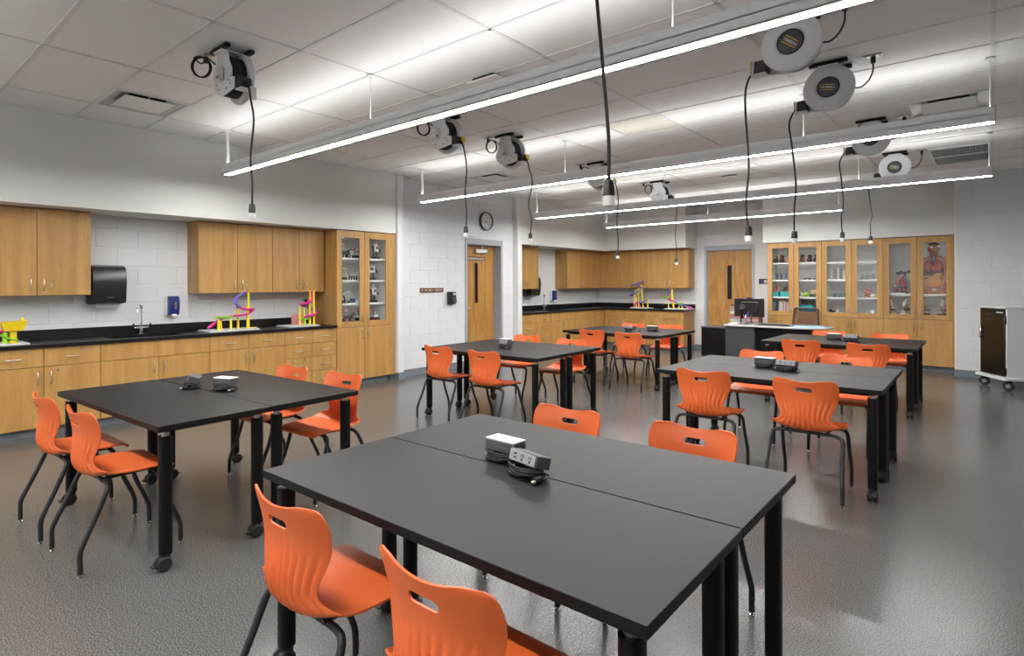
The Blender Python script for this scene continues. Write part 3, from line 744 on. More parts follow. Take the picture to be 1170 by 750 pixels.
# ------------------------------------------------------------------ power modules on the tables
def make_module(face_up):
    t = thing('power_module', 'power module', 'power outlet', group='table power modules')
    L, Wd, Hh = .142, .070, .044
    B = TR(0, .004, .054) @ (RX(math.radians(0)) if face_up else RX(math.radians(-16)))
    body = [(-Wd / 2, -Hh / 2), (Wd / 2, -Hh / 2), (Wd / 2, Hh / 2), (-Wd / 2 + .004, Hh / 2)]
    m = MB().box((0, 0, 0), (L, Wd, Hh), .003, B); obj('housing', m, DARKGREY if not face_up else MIDGREY, t)
    if face_up: obj('cover_plate', MB().box((0, 0, Hh / 2 + .002), (L + .004, Wd + .004, .004), .0015, B), WPL, t)
    for s in (-1, 1): obj('end_cap', MB().box((s * (L / 2 + .002), 0, 0), (.004, Wd - .002, Hh - .002), .001, B), DARKGREY, t)
    fp = obj('outlet_face', MB().box((0, -Wd / 2 - .001, 0), (L - .004, .003, Hh - .006), .001, B), mat('module_face', (.30, .31, .33), .4) if not face_up else DARKGREY, t)
    if face_up: obj('recess', MB().box((.01, -Wd / 2 - .003, -.006), (L - .05, .003, Hh - .032), .001, B), DARKGREY, fp)
    else:
        for cx_ in (-.038, .0, .042):
            m = MB(); e = -Wd / 2 - .003
            if cx_ < -.01: m.box((cx_, e, .007), (.014, .002, .006), 0, B); m.box((cx_, e, -.007), (.014, .002, .006), 0, B)
            else: m.box((cx_ - .006, e, .006), (.003, .002, .009), 0, B); m.box((cx_ + .006, e, .006), (.003, .002, .011), 0, B); m.cyl(B @ Vector((cx_, e - .001, -.008)), B @ Vector((cx_, e + .001, -.008)), .0045, n=8)
            obj('outlet', m, BLACKPL, fp)
    random.seed(7 if face_up else 3)
    pts = []
    for k in range(64):
        a = 2 * PI * k / 16; rr = .062 + .006 * math.sin(k * .7); pts.append((rr * 1.15 * math.cos(a), -.012 + rr * .8 * math.sin(a), .005 + .0075 * k / 16 + .001 * math.sin(k)))
    pts += [(.085, .02, .01), (.095, -.03, .006)]
    cd = obj('coiled_cord', MB().tube(catmull(pts, 2), .0045, 7), RUBBER, t)
    obj('plug', MB().cyl((.095, -.03, .0125), (.10, -.062, .0125), .0125, n=10), BLACKPL, cd)
    obj('plug_prongs', MB().box((.1035, -.068, .0125), (.010, .014, .006), .001), CREAMP, cd)
    return t
ma = make_module(True); mb_ = make_module(False); fa = fb = True
MOD = {0: [(True, -1.445, 1.75, -2), (False, -1.265, 1.668, -12)], 1: [(False, -4.06, 1.63, -28), (True, -3.80, 1.72, 20)], 2: [(True, -4.09, 4.96, -10), (False, -3.95, 4.80, -14)],
       3: [(False, -3.93, 7.60, -10), (True, -3.68, 7.80, 5)], 4: [(True, -1.40, 5.05, -4), (False, -1.215, 4.96, -4)], 5: [(True, -1.43, 7.98, -4), (False, -1.24, 7.90, -4)]}
for k in MOD:
    for up, x, y, a in MOD[k]:
        if up: o = ma if fa else copy_tree(ma); fa = False
        else: o = mb_ if fb else copy_tree(mb_); fb = False
        o.location = (x, y, TH_); o.rotation_euler = (0, 0, math.radians(a))
        o['label'] = ('white-topped power module on ' if up else 'grey power module with outlets in front, on ') + PAIRS[k][2]

# ------------------------------------------------------------------ ceiling cord reels
def make_reel():
    t = thing('cord_reel', 'cord reel', 'cord reel', group='ceiling cord reels')
    zc = -.19
    for y in (-.085, .085): obj('mount_channel', MB().box((0, y, -.014), (.25, .034, .026), .003), BLACK, t)
    m = MB(); m.box((0, 0, -.031), (.13, .21, .006), .002)
    pts = [(-.075, -.03), (.075, -.03), (.085, -.10)] + [(.13 * math.cos(a), zc + .13 * math.sin(a)) for a in [.25 - k * .1 for k in range(6)]] + [(.165, zc - .045), (.165, zc - .12), (.06, zc - .135)] + \
          [(.14 * math.cos(a), zc + .14 * math.sin(a)) for a in [-PI * .5 - k * .28 for k in range(6)]] + [(-.085, -.10)]
    m.prism([(x, z) for x, z in pts], .058, .066, RX(PI / 2))          # plate in the xz plane at y = -.058..-.066
    for x in (-.05, .05): m.cyl((x, -.09, -.03), (x, -.09, -.04), .009, n=8)
    bk = obj('bracket', m, REELW, t)
    m = MB()
    for x, z in ((.09, -.24), (.12, -.27), (.125, -.22), (.06, -.29), (-.05, -.28), (-.09, -.24)): m.cyl((x, -.066, z), (x, -.070, z), .007, n=8)
    obj('bolt_heads', m, MIDGREY, bk)
    rim = [(.168 * math.cos(a), zc + .168 * math.sin(a)) for a in [-.9 + k * .22 for k in range(13)]]
    m = MB(); m.lathe([(.02, -.050), (.150, -.050), (.156, -.046), (.156, -.040), (.02, -.040)], 36, TR(0, 0, zc) @ RX(PI / 2)); obj('flange', m, REELG, t)
    m = MB()
    for k in range(5): m.lathe([(.05, -.012), (.128, -.012), (.137, -.006), (.137, .006), (.128, .012), (.05, .012)], 28, TR(0, -.034 + k * .0165, zc) @ RX(PI / 2))
    obj('wound_cord', m, RUBBER, t)
    # the dished cover on the +y side
    cv = obj('cover', MB().lathe([(.03, -.040), (.160, -.040), (.169, -.046), (.171, -.060), (.168, -.078), (.158, -.086), (.085, -.090), (.083, -.086), (.02, -.086)], 48, TR(0, 0, zc) @ RX(PI / 2)), REELG, t)
    hub = obj('hub_label', MB().lathe([(.0, -.0), (.070, -.0), (.070, .003), (.066, .006), (.0, .006)], 32, RX(-PI / 2)), DARKGREY, cv, (0, .0855, zc))
    obj('hub_ring', MB().tube([(.072 * math.cos(a), 0, .072 * math.sin(a)) for a in [2 * PI * k / 32 for k in range(32)]], .004, 6, closed=True), BLACKPL, cv, (0, .0885, zc))
    m = MB().box((0, .0066, .019), (.088, .001, .004)); m.box((0, .0066, -.019), (.088, .001, .004)); obj('yellow_stripes', m, YELLOW, cv, (0, .0855, zc))
    tm = text_mesh('HUBBELL', .024, WPL)
    obj('brand_lettering', tm, None, cv, (0, .0925, zc), (PI / 2, 0, PI))
    m = MB().box((-.015, -.088, zc + .005), (.085, .05, .10), .012); m.cyl((-.015, -.11, zc + .005), (-.015, -.118, zc + .005), .03, n=14); hb = obj('spring_housing', m, REELW, t)
    obj('slip_ring_slot', MB().box((.022, -.114, zc - .028), (.03, .006, .018), .002, None), mat('brass', (.35, .2, .04), .4, .8), hb)
    m = MB().box((.185, -.01, zc - .085), (.075, .085, .075), .006); m.cyl((.22, -.01, zc - .095), (.245, -.01, zc - .11), .018, n=10); gd = obj('cord_guide', m, BLACKPL, t)
    m = MB().box((.20, -.01, zc - .128), (.09, .09, .006), .002); m.box((.228, .037, zc - .09), (.012, .01, .075), .003); obj('guide_lip', m, REELW, gd)
    return t
def cord_and_tag(t, x_end, z_end, seed, tagcol, pig, bow=0):
    random.seed(seed); zc = -.19
    ze = z_end - ZC; j = lambda: random.uniform(-.008, .008)
    pts = [(.235, -.01, zc - .105), (.262, -.01, zc - .13), (.285, -.01, zc - .21), (x_end + .012 + bow + j(), -.01 + j(), zc - .36), (x_end - .010 + bow * .8 + j(), -.01 + j(), (ze + zc) / 2 - .1), (x_end + .008 + j(), -.01 + j(), ze + .25), (x_end, -.01, ze + .07)]
    cd = obj('hanging_cord', MB().tube(catmull(pts, 8), .0068, 8), RUBBER, t)
    c1 = obj('connector', MB().lathe([(.011, ze + .100), (.020, ze + .092), (.0225, ze + .06), (.0225, ze + .036)], 14, TR(x_end, -.01, 0)), BLACKPL, cd)
    obj('connector_end', MB().lathe([(.0225, ze + .036), (.0225, ze + .006), (.020, ze)], 14, TR(x_end, -.01, 0)), WPL, cd)
    if tagcol: obj('warning_tag', MB().box((.235, .03, zc - .075 if tagcol is YELLOW else zc - .15), (.004, .05, .055 if tagcol is YELLOW else .09), .001, None), tagcol, t)
    if pig == 'loop':
        p = [(-.05, -.095, zc + .08), (-.09, -.12, zc + .12)]
        for k in range(22):
            a = PI / 2 + k * PI / 5; d = .062 * math.cos(a); p.append((-.115 + d * .55, -.15 + d * .8 - .001 * k, zc + .06 + .07 * math.sin(a)))
        p += [(-.17, -.16, zc + .11), (-.21, -.12, zc + .12), (-.235, -.08, -.035)]
    else: p = [(-.14, -.02, zc - .01), (-.19, -.02, zc - .015), (-.235, -.02, zc + .02), (-.262, -.02, zc + .08), (-.265, -.02, -.035)]
    pg = obj('pigtail', MB().tube(catmull(p, 5), .0055, 7), RUBBER, t)
    e = p[-1]
    obj('plug', MB().cyl((e[0], e[1], -.05), (e[0], e[1], -.008), .016, n=10), BLACKPL, pg)
    return e
def ceiling_outlet(x, y, label):
    t = thing('ceiling_outlet', label, 'ceiling outlet', (x, y, ZC), group='ceiling outlets of the cord reels')
    obj('plate', MB().box((0, 0, -.0035), (.115, .07, .006), .002), ALU, t)
    m = MB()
    for s in (-1, 1): m.box((s * .045, 0, -.009), (.012, .04, .005), .002)
    obj('cover_ears', m, NICKEL, t)
rp = make_reel(); first = True
REELS = [(-3.99, 1.86, 0, .30, 1.855, 'near the air diffuser, upper left', WPL, 'loop', 0), (-4.0, 3.93, 0, .30, 1.86, 'just behind the first long light, left side', YELLOW, 'loop', 0), (-4.0, 4.93, 0, .30, 1.865, 'hanging clear between first and second lights, left side', YELLOW, 'loop', 0),
         (-4.0, 6.85, 0, .29, 1.75, 'half hidden by the second light, left side', YELLOW, 'loop', 0), (-4.0, 8.75, 0, .28, 1.715, 'half hidden by the third light, left side', None, 'loop', 0),
         (-.90, 3.86, PI, .27, 1.685, 'with large disc just behind the first light, right side', YELLOW, 'hook', 140), (-.90, 4.92, PI, .25, 1.73, 'with whole grey disc in view between lights, right side', YELLOW, 'hook', -12),
         (-.90, 6.90, PI, .26, 1.85, 'with disc cut by the second light, right side', YELLOW, 'hook', -8), (-.90, 8.80, PI, .265, 1.925, 'with bright white disc above the third light, right side', None, 'hook', -10),
         (-.83, 1.86, PI, .22, 1.70, 'above the picture whose cord hangs near the centre', None, 'hook', 0)]
rcopies = [rp] + [copy_tree(rp) for k in range(len(REELS) - 1)]
for k, (x, y, rz, xe, ze, lab, tg, pig, la) in enumerate(REELS):
    o = rcopies[k]
    o.location = (x, y, ZC); o.rotation_euler = (0, 0, rz); o['label'] = 'ceiling cord reel ' + lab
    for c in o.children:
        if c.name.startswith('cover'):
            for g in c.children:
                if g.name.startswith(('yellow', 'brand')):
                    b = math.radians(la); e = g.rotation_euler.to_matrix().to_4x4()
                    g.rotation_euler = (RY(b) @ e).to_euler()
    e = cord_and_tag(o, xe, ze, k, tg, pig, .04 if k == 9 else 0)
    sg = -1 if rz else 1
    ceiling_outlet(x + sg * e[0], y + sg * e[1], 'metal outlet plate for the reel ' + lab)

t = thing('ceiling_sensor', 'small white sensor plate on the ceiling above the first light', 'sensor', (-3.0, 3.41, ZC)); obj('plate', MB().box((0, 0, -.03), (.30, .12, .012), .003), WPL, t); obj('mount', MB().box((0, .0, -.012), (.22, .08, .024), .003), BLACKPL, t)
t = thing('ceiling_sensor', 'small white sensor plate on the ceiling far from the camera', 'sensor', (-2.98, 8.95, ZC)); obj('plate', MB().box((0, 0, -.022), (.30, .12, .012), .003), WPL, t); obj('mount', MB().box((0, .0, -.010), (.22, .08, .02), .003), BLACKPL, t)

# ------------------------------------------------------------------ things on the walls
def towel(label, y, z):
    t = thing('towel_dispenser', label, 'towel dispenser', (XL, y, z), PI / 2, 'paper towel dispensers')   # local x along wall, -y out
    pts = [(0, 0), (-.20, 0), (-.215, .05), (-.235, .22), (-.225, .33), (-.19, .385), (-.12, .405), (0, .41)]
    obj('cover', MB().prism([(p[0], p[1]) for p in pts], -.155, .155, Matrix(((0, 0, 1, 0), (1, 0, 0, 0), (0, 1, 0, 0), (0, 0, 0, 1)))), BLACKPL, t)
    obj('chassis', MB().bx(-.165, .165, -.10, 0, -.01, .40, .01), DARKGREY, t)
    obj('window_strip', MB().box((0, -.228, .205), (.26, .006, .012), .002), MIDGREY, t)
    obj('brand_badge', MB().box((.0, -.233, .06), (.07, .012, .02), .005), DARKGREY, t)
    obj('paper', MB().prism([(-.10, 0)] + [(-.10 + k * .0125, -.042 if k % 2 else -.052) for k in range(17)] + [(.10, 0)], .10, .103, RX(PI / 2)), WPL, t)
def soap(label, y, z):
    t = thing('soap_dispenser', label, 'soap dispenser', (XL, y, z), PI / 2, 'wall soap dispensers')
    obj('back_plate', MB().bx(-.068, .068, -.06, 0, 0, .235, .012), WPL, t)
    pts = [(-.06, .01), (-.10, .03), (-.115, .12), (-.105, .20), (-.085, .232), (-.06, .235)]
    obj('front_cover', MB().prism(pts, -.058, .058, Matrix(((0, 0, 1, 0), (1, 0, 0, 0), (0, 1, 0, 0), (0, 0, 0, 1)))), BLUE, t)
    obj('push_bar', MB().box((.0, -.10, .008), (.05, .05, .035), .008), WPL, t)
    obj('window', MB().box((.012, -.114, .125), (.018, .006, .085), .002), mat('soap_amber', (.25, .16, .05), .3), t)
towel('black paper towel dispenser left of the left faucet', 1.975, 1.225)
towel('black paper towel dispenser above the far sink', 9.56, 1.18)
soap('blue soap dispenser right of the left faucet', 2.655, 1.055)
soap('blue soap dispenser above the far counter', 10.42, 1.04)
# clock
t = thing('wall_clock', 'round white wall clock with black rim above the entry door', 'clock', (XD, 7.685, 2.535), PI / 2)
obj('rim', MB().lathe([(.150, 0), (.168, 0), (.170, .03), (.165, .042), (.152, .042), (.150, .03)], 36, RX(PI / 2), (2, 2)), BLACKPL, t)
fc = obj('face', MB().lathe([(.001, .026), (.152, .026), (.152, .028), (.001, .028)], 32, RX(PI / 2)), mat('clock_face', (.75, .75, .78), .4), t)
m = MB()
for k in range(60):
    a = 2 * PI * k / 60; r1 = .128 if k % 5 else .118
    m.box(((r1 + .143) / 2, 0, 0), (.143 - r1, .0012, .0035 if k % 5 else .008), 0, TR(0, -.0288, 0) @ RY(a))
obj('minute_marks', m, BLACK, fc)
for h in range(1, 13):
    a = PI / 2 - h * PI / 6; obj('numeral', text_mesh(str(h), .034, BLACK), None, fc, (.100 * math.cos(a), -.0288, .100 * math.sin(a)), (PI / 2, 0, 0))
for nm, ln, wd_, a in (('hour_hand', .07, .009, 140), ('minute_hand', .105, .006, 50)):
    obj(nm, MB().box((ln / 2 - .01, 0, 0), (ln, .0015, wd_), 0, TR(0, -.031, 0) @ RY(math.radians(a))), BLACK, t)
obj('second_hand', MB().box((.03, 0, 0), (.12, .001, .003), 0, TR(0, -.033, 0) @ RY(math.radians(-65))), RED, t)
obj('crystal', MB().lathe([(.001, .037), (.152, .037), (.152, .039), (.001, .039)], 32, RX(PI / 2)), GLASS, t)
# wooden sign and phone
t = thing('wall_sign', 'thin brown wooden sign with pale lettering left of the wall phone', 'sign', (XD, 6.12, 1.29), PI / 2)
bd = obj('board', MB().bx(0, .51, -.015, 0, 0, .07, .002), wood('sign_wood', (.05, .02, .01), (.11, .05, .025), (.18, .09, .05)), t)
for x, w_ in ((.03, .05), (.10, .07), (.19, .06), (.27, .03), (.32, .09), (.43, .05)):
    for k in range(int(w_ / .018)): obj('letter_mark', MB().bx(x + k * .018, x + k * .018 + .011, -.0165, -.015, .022 + .004 * (k % 2), .048), mat('sign_cream', (.62, .52, .42), .5), bd)
t = thing('wall_phone', 'black wall phone with curly cord left of the entry door', 'phone', (XD, 6.80, 1.08), PI / 2)
obj('base', MB().box((.0, -.03, .11), (.17, .06, .21), .012), BLACKPL, t)
obj('keypad', MB().box((.025, -.062, .08), (.08, .008, .09), .002), DARKGREY, t)
obj('display', MB().box((.03, -.062, .175), (.07, .006, .035), .001), LIGHTGREY, t)
obj('handset', MB().tube([(-.055, -.085, .015), (-.055, -.10, .05), (-.055, -.10, .17), (-.055, -.085, .205)], [.024, .018, .018, .024], 10), BLACKPL, t)
p = []
for k in range(60):
    a = k * .9; q = k / 59; p.append((.10 + .03 * math.sin(q * PI) + .006 * math.cos(a), -.02 + .006 * math.sin(a), .03 + .12 * abs(2 * q - 1)))
obj('curly_cord', MB().tube(p, .0025, 5), DARKGREY, t)
t = thing('wall_sign', 'small navy room sign right of the back door', 'sign', (-3.53, YB, 1.405), 0); obj('plate', MB().bx(0, .205, -.008, 0, 0, .105, .003), mat('navy', (.02, .03, .06), .4), t); obj('symbol', MB().cyl((.13, -.008, .05), (.13, -.0095, .05), .035, n=16), LIGHTGREY, t)
t = thing('wall_outlet', 'small black wall outlet above the right marble run', 'outlet', (XL, 4.42, 1.17), PI / 2); obj('plate', MB().bx(-.04, .04, -.006, 0, -.06, .06, .002), LIGHTGREY, t); obj('socket', MB().bx(-.02, .02, -.009, -.006, -.04, .045, .002), BLACKPL, t)

# ------------------------------------------------------------------ marble runs
def track(t, pts, m, r=.017):
    r *= 1.4
    """an open half-pipe channel along the points"""
    P = [Vector(p) for p in catmull(pts, 6)]; mb = MB(); n = 9; vs = []; fs = []
    for i, p in enumerate(P):
        d = (P[min(i + 1, len(P) - 1)] - P[max(i - 1, 0)]); d.z *= .3; d.normalize(); sd = d.cross(Vector((0, 0, 1))).normalized(); up = sd.cross(d)
        for rr in (r, r - .004):
            for k in range(n):
                a = PI + PI * k / (n - 1); vs.append(tuple(p + sd * rr * math.cos(a) + up * (rr * math.sin(a) + r)))
    N = 2 * n
    for i in range(len(P) - 1):
        for k in range(n - 1):
            fs.append((i * N + k, i * N + k + 1, (i + 1) * N + k + 1, (i + 1) * N + k)); fs.append((i * N + n + k, (i + 1) * N + n + k, (i + 1) * N + n + k + 1, i * N + n + k + 1))
        for k in (0, n - 1): fs.append((i * N + k, (i + 1) * N + k, (i + 1) * N + n + k, i * N + n + k))
    for i in (0, len(P) - 1):
        for k in range(n - 1): fs.append((i * N + k, i * N + k + 1, i * N + n + k + 1, i * N + n + k))
    mb.add(vs, fs); return obj('track', mb, m, t)
def post(t, x, y, h, m=YELLOW, r=.014, lean=(0, 0)): return obj('post', MB().tube([(x, y, .018), (x, y, .03), (x + lean[0], y + lean[1], h)], [r * 1.6, r, r], 8), m, t)
def run_base(label, loc, rz, w_, d_):
    t = thing('marble_run', label, 'marble run', loc, rz, 'toy marble runs'); m = MB().bx(0, w_, 0, d_, .0, .02, .004)
    for i in range(int(w_ / .06)):
        for j in range(int(d_ / .06)): m.cyl((.03 + i * .06, .03 + j * .06, .02), (.03 + i * .06, .03 + j * .06, .026), .012, n=6)
    obj('base_plate', m, LIGHTGREY, t); return t
CTZ = .867
# local x along the counter (+Y of the room), local y into the wall (-X of the room)
t = run_base('marble run with violet loop and lime bridge, left wall middle', (-6.72, 2.87, CTZ), PI / 2, .60, .34)
post(t, .13, .08, .145); post(t, .17, .10, .13, lean=(-.01, 0)); post(t, .285, .10, .15); post(t, .40, .16, .27); post(t, .50, .12, .30); post(t, .53, .16, .46); obj('foot', MB().box((.55, .12, .025), (.12, .03, .014), .003), YELLOW, t)
track(t, [(.03, .10, .04), (.09, .11, .08), (.16, .12, .12), (.23, .12, .15)], PINK)
track(t, [(.10, .08, .155), (.19, .09, .150), (.30, .10, .158)], LIME, .022)
track(t, [(.27, .10, .17), (.38, .08, .17), (.50, .10, .19), (.60, .16, .24)], PINK)
track(t, [(.40, .17, .275), (.44, .13, .25), (.50, .10, .238), (.56, .12, .238)], PINK)
track(t, [(.51, .16, .455), (.44, .18, .41), (.38, .17, .36), (.36, .14, .315), (.385, .13, .275), (.41, .17, .26)], PURPLE)
t = run_base('tall spiral marble run with yellow posts beside the robot cabinet', (-6.72, 3.86, CTZ), PI / 2, .44, .34)
post(t, .20, .10, .28); post(t, .25, .06, .10, LIME); post(t, .27, .12, .25); post(t, .345, .10, .30); post(t, .375, .14, .475); post(t, .395, .08, .475)
obj('back_panel', MB().bx(.17, .36, .25, .255, .02, .155), mat('clear_pink', (.75, .30, .32), .3), t)
track(t, [(.375, .12, .46), (.40, .13, .40), (.385, .12, .34), (.33, .09, .30), (.26, .07, .285), (.20, .09, .28)], PINK, .021)
track(t, [(.22, .12, .275), (.30, .17, .255), (.38, .15, .225), (.41, .10, .18)], PURPLE, .020)
track(t, [(.41, .10, .18), (.38, .05, .145), (.32, .05, .125), (.25, .07, .11)], PINK, .020)
track(t, [(.20, .08, .09), (.27, .09, .085), (.35, .10, .088)], LIME, .022)
t = run_base('marble run with yellow funnel box at the left picture edge', (-6.72, .66, CTZ), PI / 2, .58, .34)
obj('funnel_box', MB().add([(.40, .03, .135), (.54, .03, .135), (.54, .14, .135), (.40, .14, .135), (.375, .01, .215), (.565, .01, .225), (.565, .16, .225), (.375, .16, .215)], [(0, 3, 2, 1), (4, 5, 6, 7), (0, 1, 5, 4), (1, 2, 6, 5), (2, 3, 7, 6), (3, 0, 4, 7)]), YELLOW, t)
post(t, .47, .08, .14, r=.03); post(t, .41, .07, .12, LIME, .02); obj('drum', MB().cyl((.20, .08, .13), (.29, .08, .13), .05, n=16), LIME, t); post(t, .25, .08, .10, YELLOW, .012)
obj('coupler', MB().cyl((.29, .08, .13), (.325, .08, .13), .03, n=12), PURPLE, t); obj('bead', MB().ell((.345, .08, .135), .033), PINK, t); track(t, [(.36, .08, .12), (.41, .08, .115)], PINK)
obj('knob', MB().cyl((.54, .10, .22), (.545, .10, .25), .014, n=8), YELLOW, t); track(t, [(.35, .06, .10), (.42, .06, .06), (.50, .06, .03)], LIME)
# two on the far counter (local x along +X)
t = run_base('violet zigzag marble run with yellow trestle on the far counter', (-6.10, 11.80, CTZ), 0, .42, .32)
post(t, .04, .12, .30); post(t, .10, .12, .42, lean=(-.03, 0)); post(t, .16, .10, .46); post(t, .25, .14, .38, lean=(-.03, 0)); post(t, .27, .10, .52, lean=(-.04, 0)); post(t, .37, .12, .19); obj('brace', MB().cyl((.06, .12, .36), (.22, .12, .54), .009, n=8), YELLOW, t); obj('brace', MB().cyl((.06, .12, .42), (.15, .12, .25), .009, n=8), YELLOW, t)
track(t, [(.28, .12, .60), (.18, .10, .55), (.02, .10, .50)], PURPLE, .020); track(t, [(.02, .10, .49), (.12, .08, .50), (.22, .10, .46), (.25, .12, .43)], PURPLE, .020)
track(t, [(.25, .12, .42), (.16, .09, .36), (.05, .08, .31), (-.03, .10, .27)], PURPLE, .022); track(t, [(-.02, .12, .27), (.05, .16, .26), (.14, .18, .27)], PURPLE, .02)
track(t, [(.34, .12, .20), (.33, .06, .15), (.25, .05, .12), (.18, .08, .12)], PURPLE, .020); obj('cup', MB().lathe([(.02, .18), (.035, .20), (.035, .235), (.03, .235)], 12, TR(.34, .12, 0)), LIME, t)
obj('curl', MB().tube(catmull([(.08, .10, .03), (.10, .05, .10), (.13, .09, .13), (.16, .13, .08), (.20, .10, .03)], 5), .018, 8), PINK, t)
t = run_base('low marble run with pink slide on the far counter end', (-5.30, 11.80, CTZ), 0, .56, .32)
post(t, .05, .12, .24); post(t, .15, .14, .42, lean=(-.06, 0)); post(t, .18, .10, .42, lean=(-.05, 0)); post(t, .29, .10, .08); post(t, .35, .12, .09); post(t, .46, .12, .06); obj('arch', MB().tube([(.08, .12, .41), (.10, .12, .44), (.13, .12, .44), (.14, .12, .41)], .010, 8), YELLOW, t)
track(t, [(.12, .12, .43), (.09, .12, .36), (.04, .12, .27)], PURPLE, .018); track(t, [(-.06, .10, .24), (.0, .10, .25), (.05, .10, .24)], LIME, .026); obj('flag', MB().cyl((-.07, .10, .26), (-.11, .10, .33), .010, n=8), PINK, t)
track(t, [(.04, .10, .22), (.12, .10, .18), (.18, .10, .165)], PINK, .02); track(t, [(.16, .10, .165), (.22, .10, .13), (.26, .10, .11)], PURPLE, .018); track(t, [(.24, .10, .11), (.34, .12, .10), (.37, .12, .125)], LIME, .024)
track(t, [(.30, .10, .075), (.42, .12, .065), (.52, .12, .035)], PURPLE, .02); obj('catch_cup', MB().lathe([(.03, .02), (.035, .025), (.035, .06), (.03, .06)], 12, TR(.53, .12, 0)), PINK, t)

# ------------------------------------------------------------------ teacher's corner
t = thing('desk', 'charcoal teacher desk with light grey top edge near the back wall', 'desk', (-3.35, 9.80, 0))
DESKG = mat('desk_charcoal', (.045, .046, .05), .5); DTOP = mat('desk_top', (.10, .10, .105), .35)
pts = [(0, 0), (1.05, -.03), (1.30, .02), (1.44, .12), (1.50, .28), (1.50, .42), (1.44, .58), (1.30, .70), (1.15, .74), (0, .74)]
obj('desktop', MB().prism(pts, .712, .738), DTOP, t)
e = MB(); P = pts + [pts[0]]
for a, b in zip(P, P[1:]): e.tube([(a[0], a[1], .725), (b[0], b[1], .725)], .0145, 8)
obj('edge_band', e, LIGHTGREY, t)
obj('pedestal', MB().bx(.01, .47, .02, .70, .0, .711, .006), DESKG, t)
obj('modesty_panel', MB().bx(.472, 1.20, .12, .14, .30, .711, .003), BLACK, t)
obj('end_leg', MB().bx(1.20, 1.26, .12, .60, .0, .711, .006), BLACK, t)
t = thing('file_cabinet', 'low black cabinet between the desk and the back door', 'cabinet', (-4.22, 11.05, 0))
obj('carcass', MB().bx(0, .95, .02, .52, .03, .575, .004), BLACK, t); obj('top', MB().bx(-.005, .955, 0, .525, .576, .598, .003), DTOP, t); obj('plinth', MB().bx(.02, .93, .05, .5, 0, .03), BLACK, t)
for x in (.475,):
    for z in (.045, .315): obj('drawer', MB().bx(.01, .94, .0, .02, z, z + .255, .002), BLACK, t)
# plank-print boxes on the cabinet
t = thing('storage_box', 'box clad in weathered pink and teal planks behind the monitor', 'box', (-3.70, 11.15, .598))
obj('core', MB().bx(.006, .494, .006, .294, 0, .425), mat('box_core', (.25, .13, .12), .7), t)
cols = [(.36, .15, .14), (.14, .06, .055), (.42, .20, .18), (.28, .40, .40), (.38, .16, .15), (.33, .14, .12), (.55, .50, .36), (.40, .17, .16), (.50, .30, .27)]
random.seed(5); z = 0; k = 0
while z < .42:
    h_ = random.choice((.042, .05, .056)); x = 0
    while x < .48:
        w_ = min(random.uniform(.14, .3), .5 - x)
        if .5 - x - w_ < .06: w_ = .5 - x
        c = cols[(k * 5 + int(z * 100)) % len(cols)]; k += 1
        obj('plank', MB().bx(x + .001, x + w_ - .001, -.002 * (k % 3), .008, z + .001, min(z + h_, .43) - .001, .001), wood('plank_%d' % ((k * 5) % 9), tuple(q * .7 for q in cols[(k * 5) % 9]), cols[(k * 5) % 9], tuple(min(1, q * 1.3) for q in cols[(k * 5) % 9]), scale=(2, 9, 9)), t); x += w_
    z += h_
# monitor seen from behind
t = thing('computer_monitor', 'black computer monitor seen from behind on the desk', 'monitor', (-3.10, 10.28, .738), math.radians(-6))
obj('shell', MB().box((0, 0, .27), (.50, .035, .31), .008).box((.02, -.022, .27), (.28, .03, .19), .01), BLACKPL, t); obj('screen', MB().box((0, .0185, .27), (.47, .002, .275), 0), mat('screen_black', (.02, .02, .025), .15), t)
obj('stand', MB().bx(-.12, -.065, -.075, -.045, .0, .30, .006), BLACK, t); obj('hinge', MB().cyl((-.09, -.04, .28), (-.09, -.085, .28), .042, n=16), DARKGREY, t); obj('foot', MB().bx(-.20, .04, -.12, .10, 0, .012, .004), BLACK, t); obj('webcam', MB().box((0, 0, .433), (.10, .03, .02), .006), BLACKPL, t)
t = thing('monitor_arm', 'slim grey post with clamp beside the black monitor', 'stand', (-3.02, 10.13, .738)); obj('post', MB().cyl((0, 0, .01), (0, 0, .16), .014, n=12), DARKGREY, t); obj('foot', MB().lathe([(.05, 0), (.05, .008), (.02, .012)], 16), LIGHTGREY, t)
t = thing('pen_cup', 'pen holder with a blue pen beneath the monitor', 'pen holder', (-3.10, 10.02, .738)); obj('cup', MB().lathe([(.035, 0), (.038, .09), (.034, .09), (.03, .01)], 16), mat('cup_mesh', (.35, .30, .28), .5), t); obj('pen', MB().cyl((-.01, 0, .02), (.075, .0, .21), .007, n=8), mat('pen_blue', (.02, .20, .60), .3), t)
obj('pen', MB().cyl((.01, .01, .02), (-.02, .02, .17), .005, n=6), RED, t); obj('ruler', MB().bx(.012, .03, -.002, .0, .02, .16), WPL, t)
t = thing('keyboard', 'flat black keyboard on the teacher desk', 'keyboard', (-2.66, 10.08, .739)); obj('case', MB().box((0, 0, .009), (.44, .14, .018), .004), BLACKPL, t)
km = MB().box((0, 0, .020), (.018, .018, .006), .002).mesh('key', DARKGREY)
for i in range(20):
    for j in range(5): obj('key', km, None, t, (-.2 + i * .021, -.05 + j * .025, 0))
t = thing('paper_sheet', 'pale blue paper sheets on the teacher desk', 'papers', (-2.24, 10.0, .739)); obj('sheet', MB().bx(-.11, .11, -.14, .14, 0, .002), SKY, t); obj('sheet', MB().bx(-.11, .11, -.14, .14, .002, .004, 0, TR(.2, .02, 0) @ RZ(.2)), SKY, t)
t = thing('paper_stack', 'low white paper stack on the desk end near the box', 'papers', (-3.25, 10.02, .739)); obj('sheet', MB().bx(-.07, .07, -.12, .12, 0, .018, .001), WPL, t)
